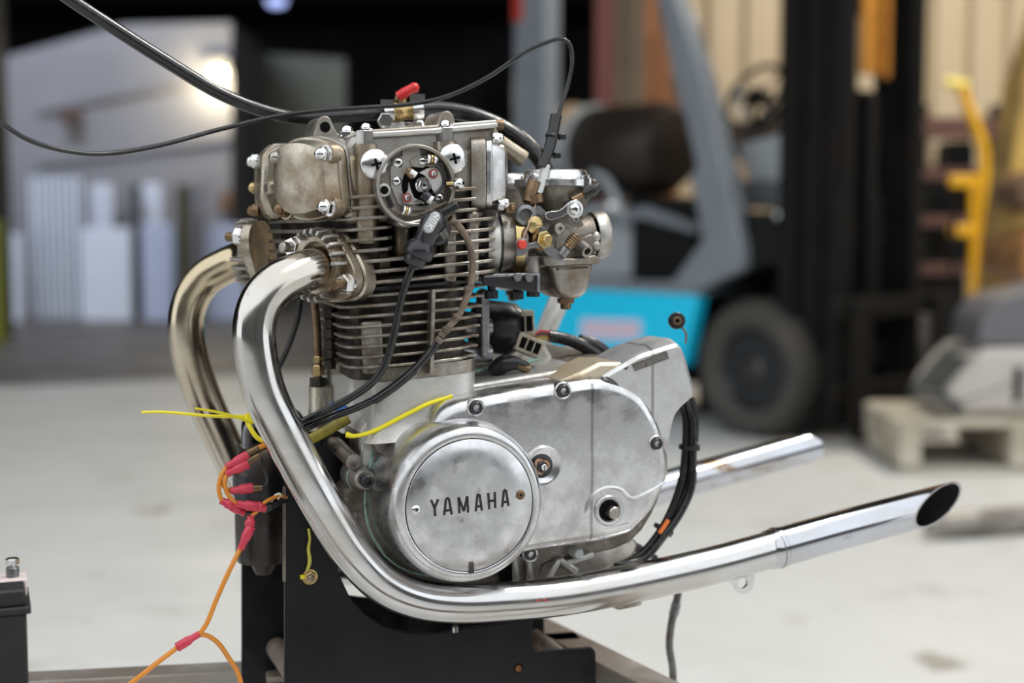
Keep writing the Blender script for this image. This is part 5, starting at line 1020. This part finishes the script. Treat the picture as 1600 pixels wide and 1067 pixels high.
# ================================================================ stand
ST = thing('engine_stand', 'black steel plate engine stand on a rusty tube frame, carrying the engine', 'engine stand', E(640, 1080, 180))
DN, DF = 118, 236
b = B(); npl = rpoly(XZ([(445, 1180), (445, 690), (452, 678), (478, 675), (520, 674), (545, 680), (557, 700), (554, 735), (530, 752), (522, 790), (522, 850), (530, 897), (546, 932), (570, 960), (600, 981), (634, 989), (679, 990), (716, 984), (769, 977), (832, 966), (832, 1010), (838, 1019), (925, 1011), (931, 1018), (931, 1180)], DN), .004, 3)
b.prism(npl, H(DN + 5), H(DN)); obj('side_plate', b, M['black'], ST, bevel=.0008, part_label='nearer black side plate')
b = B(); fpl = rpoly(XZ([(378, 1150), (378, 660), (385, 648), (420, 640), (466, 640), (480, 660), (478, 700), (455, 720), (448, 760), (448, 830), (462, 880), (490, 915), (547, 931), (570, 934), (700, 935), (760, 925), (760, 965), (850, 960), (855, 1150)], DF), .004, 3)
b.prism(fpl, H(DF + 5), H(DF)); obj('side_plate', b, M['black'], ST, bevel=.0008, part_label='farther black side plate')
def rod(name, p, d0, q, d1, r, m, par=ST): b = B(); b.tube([E(*p, d0), E(*q, d1)], r, 20, 1); return obj(name, b, m, par)
b = B(); c = E(520, 690, 118); b.rev([(.0078, -.12), (.0078, 0)], Fr(c, (0, -1, 0)), 20); b.tube([c, E(553, 722, 62)], .0078, 20, 1); obj('mount_rod', b, M['steel'], ST)
b = B(); b.rev([(.0115, -.004), (.0115, .004)], Fr(c, (0, -1, 0)), 24); obj('rod_bush', b, M['black'], ST)
c = E(470, 1066, DN); b = B(); b.rev([(.0115, -.118), (.0115, -.0055)], Fr(c, (0, -1, 0)), 24); obj('spacer_tube', b, M['frame'], ST)
c = E(900, 1042, DN); b = B(); b.rev([(.008, -.118), (.008, -.0055)], Fr(c, (0, -1, 0)), 20); obj('spacer_tube', b, M['frame'], ST)
c = E(810, 1044, DN); b = B(); b.rev([(.0050, -.006), (.0050, .0006)], Fr(c, (0, -1, 0)), 20); sb2 = obj('plate_hole', b, M['dark'], ST); b = B(); b.rev([(.0036, 0), (.0036, .001)], Fr(c, (0, -1, 0)), 16); obj('hole_bolt', b, M['rust'], sb2)
c = E(711, 984, DN); b = B(); b.rev([(.0035, -.002), (.0035, .003), (0, .006)], Fr(c, (0, 0, 1)), 12); obj('weld_bead', b, M['zinc'], ST)
# weld side strip at the front edge of the near plate
b = B(); b.bar(E(444, 760, DN - 2), E(444, 908, DN - 2), .0022, .005, (0, 1, 0)); obj('edge_strip', b, M['grime'], ST)
ZR = E(640, 1082, DN).z
def rail(p, q, w, h, name='frame_rail', z=None):
    P = Vector((p.x, p.y, (z if z is not None else ZR) - h / 2)); Q = Vector((q.x, q.y, P.z)); d = (Q - P).normalized(); s = Vector((-d.y, d.x, 0)); b = B(); b.box((P + Q) / 2, (Q - P).length, w, h, d, s, (0, 0, 1)); return obj(name, b, M['frame'], ST, bevel=.002)
# rear tube of the frame runs away to the left, seen right of the plate
zr2 = ZR + .004
ra = EL(868, 986, zr2); rb = EL(1020, 1062, zr2); dv = (rb - ra).normalized()
rail(ra - dv * .42, rb + dv * .25, .040, .032, z=zr2)
ca = EL(600, 1012, zr2); cb2 = EL(905, 992, zr2); dh = (cb2 - ca).normalized()
rail(EL(835, 996, zr2) - dh * .12, EL(905, 992, zr2), .030, .030, 'cross_rail', z=zr2)
la = EL(60, 1056, ZR); lb = EL(420, 1038, ZR); dl = (lb - la).normalized()
rail(la - dl * .30, lb + dl * .06, .036, .034, z=ZR)
rail(EL(415, 1045, ZR), EL(415, 1045, ZR) + Vector((.12, -.02, 0)), .06, .006, 'foot_plate')
fr_ = EL(60, 1052, ZR) - dl * .29
rail(fr_ + Vector((0, .02, 0)), fr_ + Vector((0, -.52, 0)), .036, .034, 'cross_rail')
rail(fr_ + Vector((0, -.50, 0)), Vector((rb.x + dv.x * .24, fr_.y - .50, 0)), .036, .034)
Zf = EF.loc(Vector((0, 0, 0))).z
for q in (fr_, fr_ + Vector((0, -.50, 0)), Vector(((rb + dv * .23).x, fr_.y - .50, 0)), ra - dv * .40): b = B(); b.box((q.x, q.y, (ZR - .03 + Zf) / 2), .036, .036, ZR - .03 - Zf); obj('leg', b, M['frame'], ST, bevel=.002)
# ignition coil between the plates
IC = thing('ignition_coil', 'black cylindrical coil hanging between the stand plates under the near pipe', 'coil', E(412, 885, 180))
c0 = E(412, 890, 180); c1 = E(412, 700, 180); h = c1.z - c0.z
b = B(); b.rev([(.008, -.004), (.010, 0), (.012, .006), (.026, .010), (.0275, .016), (.0275, h - .012), (.022, h - .002), (.012, h)], Fr(c0, (0, 0, 1)), 36); obj('coil_body', b, mat('brown_black_coil', (.022, .018, .016), .1, .35, (.035, .027, .022), 30, .4, .6), IC)
b = B(); b.rev2([(.0275, h * .62), (.029, h * .62), (.029, h * .80), (.0275, h * .80)], Fr(c0, (0, 0, 1)), 36); obj('coil_band', b, M['screw'], IC)
b = B(); b.tube([E(386, 700, 165), E(387, 672, 165), E(395, 662, 165), (E(410, 662, 165)), E(425, 675, 165)], .0050, 12, 5); obj('bracket_loop', b, M['lead'], IC)
b = B(); b.box(E(412, 770, 200), .05, .02, .10); obj('coil_bracket', b, M['black'], IC, bevel=.002)
# orange jumper wires with red crimps
OW = thing('jumper_wires', 'orange jumper wires with red crimp connectors hanging at the left of the stand', 'wires', E(300, 1000, 110))
def wire(pts, r=.0021, m='orange', sm=6): b = B(); b.tube([E(*p) for p in pts], r, 10, sm); return obj('wire', b, M[m], OW, smooth=60)
def crimp(p, q, d, r=.0048):
    a = E(*p, d); z = E(*q, d); L = (z - a).length; g = Fr(a, z - a); b = B()
    b.rev([(r * .70, 0), (r * .72, L * .34), (r * .92, L * .44), (r, L * .50), (r, L * .97), (r * .9, L)], g, 18); return obj('crimp_connector', b, M['red'], OW, smooth=60)
def lug_(p, q, d, m='bronze', r=.0040): a = E(*p, d); z = E(*q, d); b = B(); b.tube([a, z], [r, r * .8], 14, 1); return obj('bullet_terminal', b, M[m], OW)
crimp((353, 730), (388, 711), 108); crimp((353, 741), (388, 724), 106)
lug_((387, 709), (404, 700), 108); lug_((387, 722), (406, 711), 106)
wire([(403, 700, 108), (416, 695, 112), (440, 690, 120)], .0026); wire([(405, 711, 106), (418, 705, 110), (440, 700, 120)], .0024, 'brownwire')
wire([(355, 729, 108), (346, 742, 106), (342, 758, 105), (343, 772, 105), (347, 783, 105)]); wire([(355, 740, 106), (351, 752, 104), (354, 768, 104), (362, 780, 104), (370, 787, 104)]); wire([(348, 750, 108), (350, 760, 108), (358, 766, 108), (363, 767, 108)])
crimp((360, 767), (395, 762), 106); lug_((395, 763), (409, 762), 106); wire([(408, 762, 106), (416, 757, 108), (417, 745, 112), (410, 725, 116), (405, 705, 118)], .0016, 'rubber')
crimp((345, 782), (364, 790), 106); crimp((382, 802), (362, 790), 107); wire([(382, 800, 110), (395, 802, 112)], .0022, 'rubber')
crimp((370, 787), (402, 792), 100); crimp((415, 796), (400, 790), 101); lug_((413, 796), (424, 792), 102, 'screw'); wire([(422, 793, 102), (434, 787, 108), (446, 782, 116)], .0024, 'screw')
wire([(393, 806, 100), (402, 798, 100), (410, 788, 102), (422, 780, 106), (436, 775, 112), (447, 777, 118)], .0019); wire([(424, 784, 108), (430, 774, 110), (438, 772, 112), (434, 780, 110)], .0012, 'white')
crimp((392, 806), (390, 822), 98); crimp((376, 858), (392, 822), 97)
wire([(375, 858, 97), (366, 876, 95), (352, 905, 93), (336, 942, 92), (324, 972, 90), (312, 991, 90)], .0023)
crimp((312, 990), (276, 1012), 90, .0044)
wire([(278, 1011, 90), (250, 1032, 88), (222, 1054, 86), (190, 1078, 84)], .0023); wire([(311, 991, 90), (326, 994, 92), (342, 1006, 96), (356, 1026, 100), (372, 1052, 104), (382, 1090, 106)], .0023)
# yellow wire bolted to the near plate
t = thing('ground_wire', 'short yellow wire bolted to the black stand plate with a brass nut', 'wire', E(484, 901, 117))
b = B(); b.tube([E(482, 826, 115), E(484, 842, 115), E(482, 858, 115), E(484, 876, 115), E(480, 892, 115)], [.0014, .0012, .0017, .0020, .0016], 10, 5); obj('yellow_wire', b, mat('pale_yellow_wire', (.62, .56, .10), 0, .4), t)
b = B(); g = Fr(E(484, 901, 118), (0, -1, 0)); b.hexa(g, .0062, 0, .005, 6, .5); b.rev([(.0075, -.001), (.0075, .001)], g, 20); nn = obj('nut', b, M['brass'], t); b = B(); b.rev([(.0034, 0), (.0034, .0075), (.0025, .0082), (0, .0082)], g, 16); obj('bolt_end', b, M['steel'], nn)
b = B(); b.box(E(474, 901, 116.5), .006, .002, .004); obj('ring_terminal', b, M['yellow'], t)
# ================================================================ battery at the lower left
BD = 1.16                                                     # metres in front of the lens
def BW(px, py, dep=BD): return CAMP + ray(px, py) * dep
def BL(px, py): return EF.loc(BW(px, py))
c = BL(44, 930); zt = BL(44, 921).z; xr = c.x; y0 = c.y; zb = ZR + .006; zl0 = BL(44, 948).z; zl1 = BL(44, 960).z
BT = thing('battery', 'black battery cut by the lower left corner, with a bolt on its terminal', 'battery', (xr - .075, y0 + .034, zb))
b = B(); b.box((xr - .076, y0 + .034, (zb + zl1) / 2), .149, .066, zl1 - zb); obj('case', b, M['battery'], BT, bevel=.002)
b = B(); b.box((xr - .0745, y0 + .034, (zl1 + zl0) / 2), .153, .070, zl0 - zl1); obj('lid_band', b, M['battery'], BT, bevel=.0012)
b = B(); b.box((xr - .0765, y0 + .018, (zl0 + zt) / 2), .149, .032, zt - zl0); b.box((xr - .0765, y0 + .050, zl0 + .003), .149, .032, .006); obj('lid', b, M['battery'], BT, bevel=.002)
p = EF.hit(20, 899, (0, y0 + .049, 0), (0, 1, 0)); p.z = zt + .001
b = B(); b.box((p.x - .006, y0 + .049, (zl0 + zt) / 2), .034, .026, zt - zl0); obj('terminal_block', b, mat('pale_pink_plastic', (.62, .52, .50), 0, .5), BT, bevel=.001)
g = Fr(p, (0, 0, 1))
b = B(); b.rev([(.0052, -.001), (.0054, .001), (.0054, .0070), (.0050, .0074), (.0026, .0074)], g, 24); tp = obj('terminal_post', b, M['lead'], BT)
b = B(); b.rev([(.0026, .006), (.0026, .0105)], g, 14); b.hexa(g, .0058, .0100, .0150, 6, .4); obj('terminal_bolt', b, M['zinc'], tp)
# tray of the frame under the battery
b = B(); b.box((xr - .10, y0 + .0, ZR + .002), .20, .30, .004); obj('tray', b, M['frame'], ST)
# ================================================================ groups of look-alike things
GR = {'exhaust_pipe': 'exhaust pipes of the engine', 'carburetor': 'carburettors behind the head', 'cable_tie': 'yellow cable ties', 'board': 'boards standing at the office wall',
      'post': 'posts at the office wall', 'crate': 'black crates on the rack shelves'}
for o in list(bpy.data.objects):
    n = o.name.split('.')[0]
    if o.parent is None and n in GR and 'label' in o.keys(): o['group'] = GR[n]
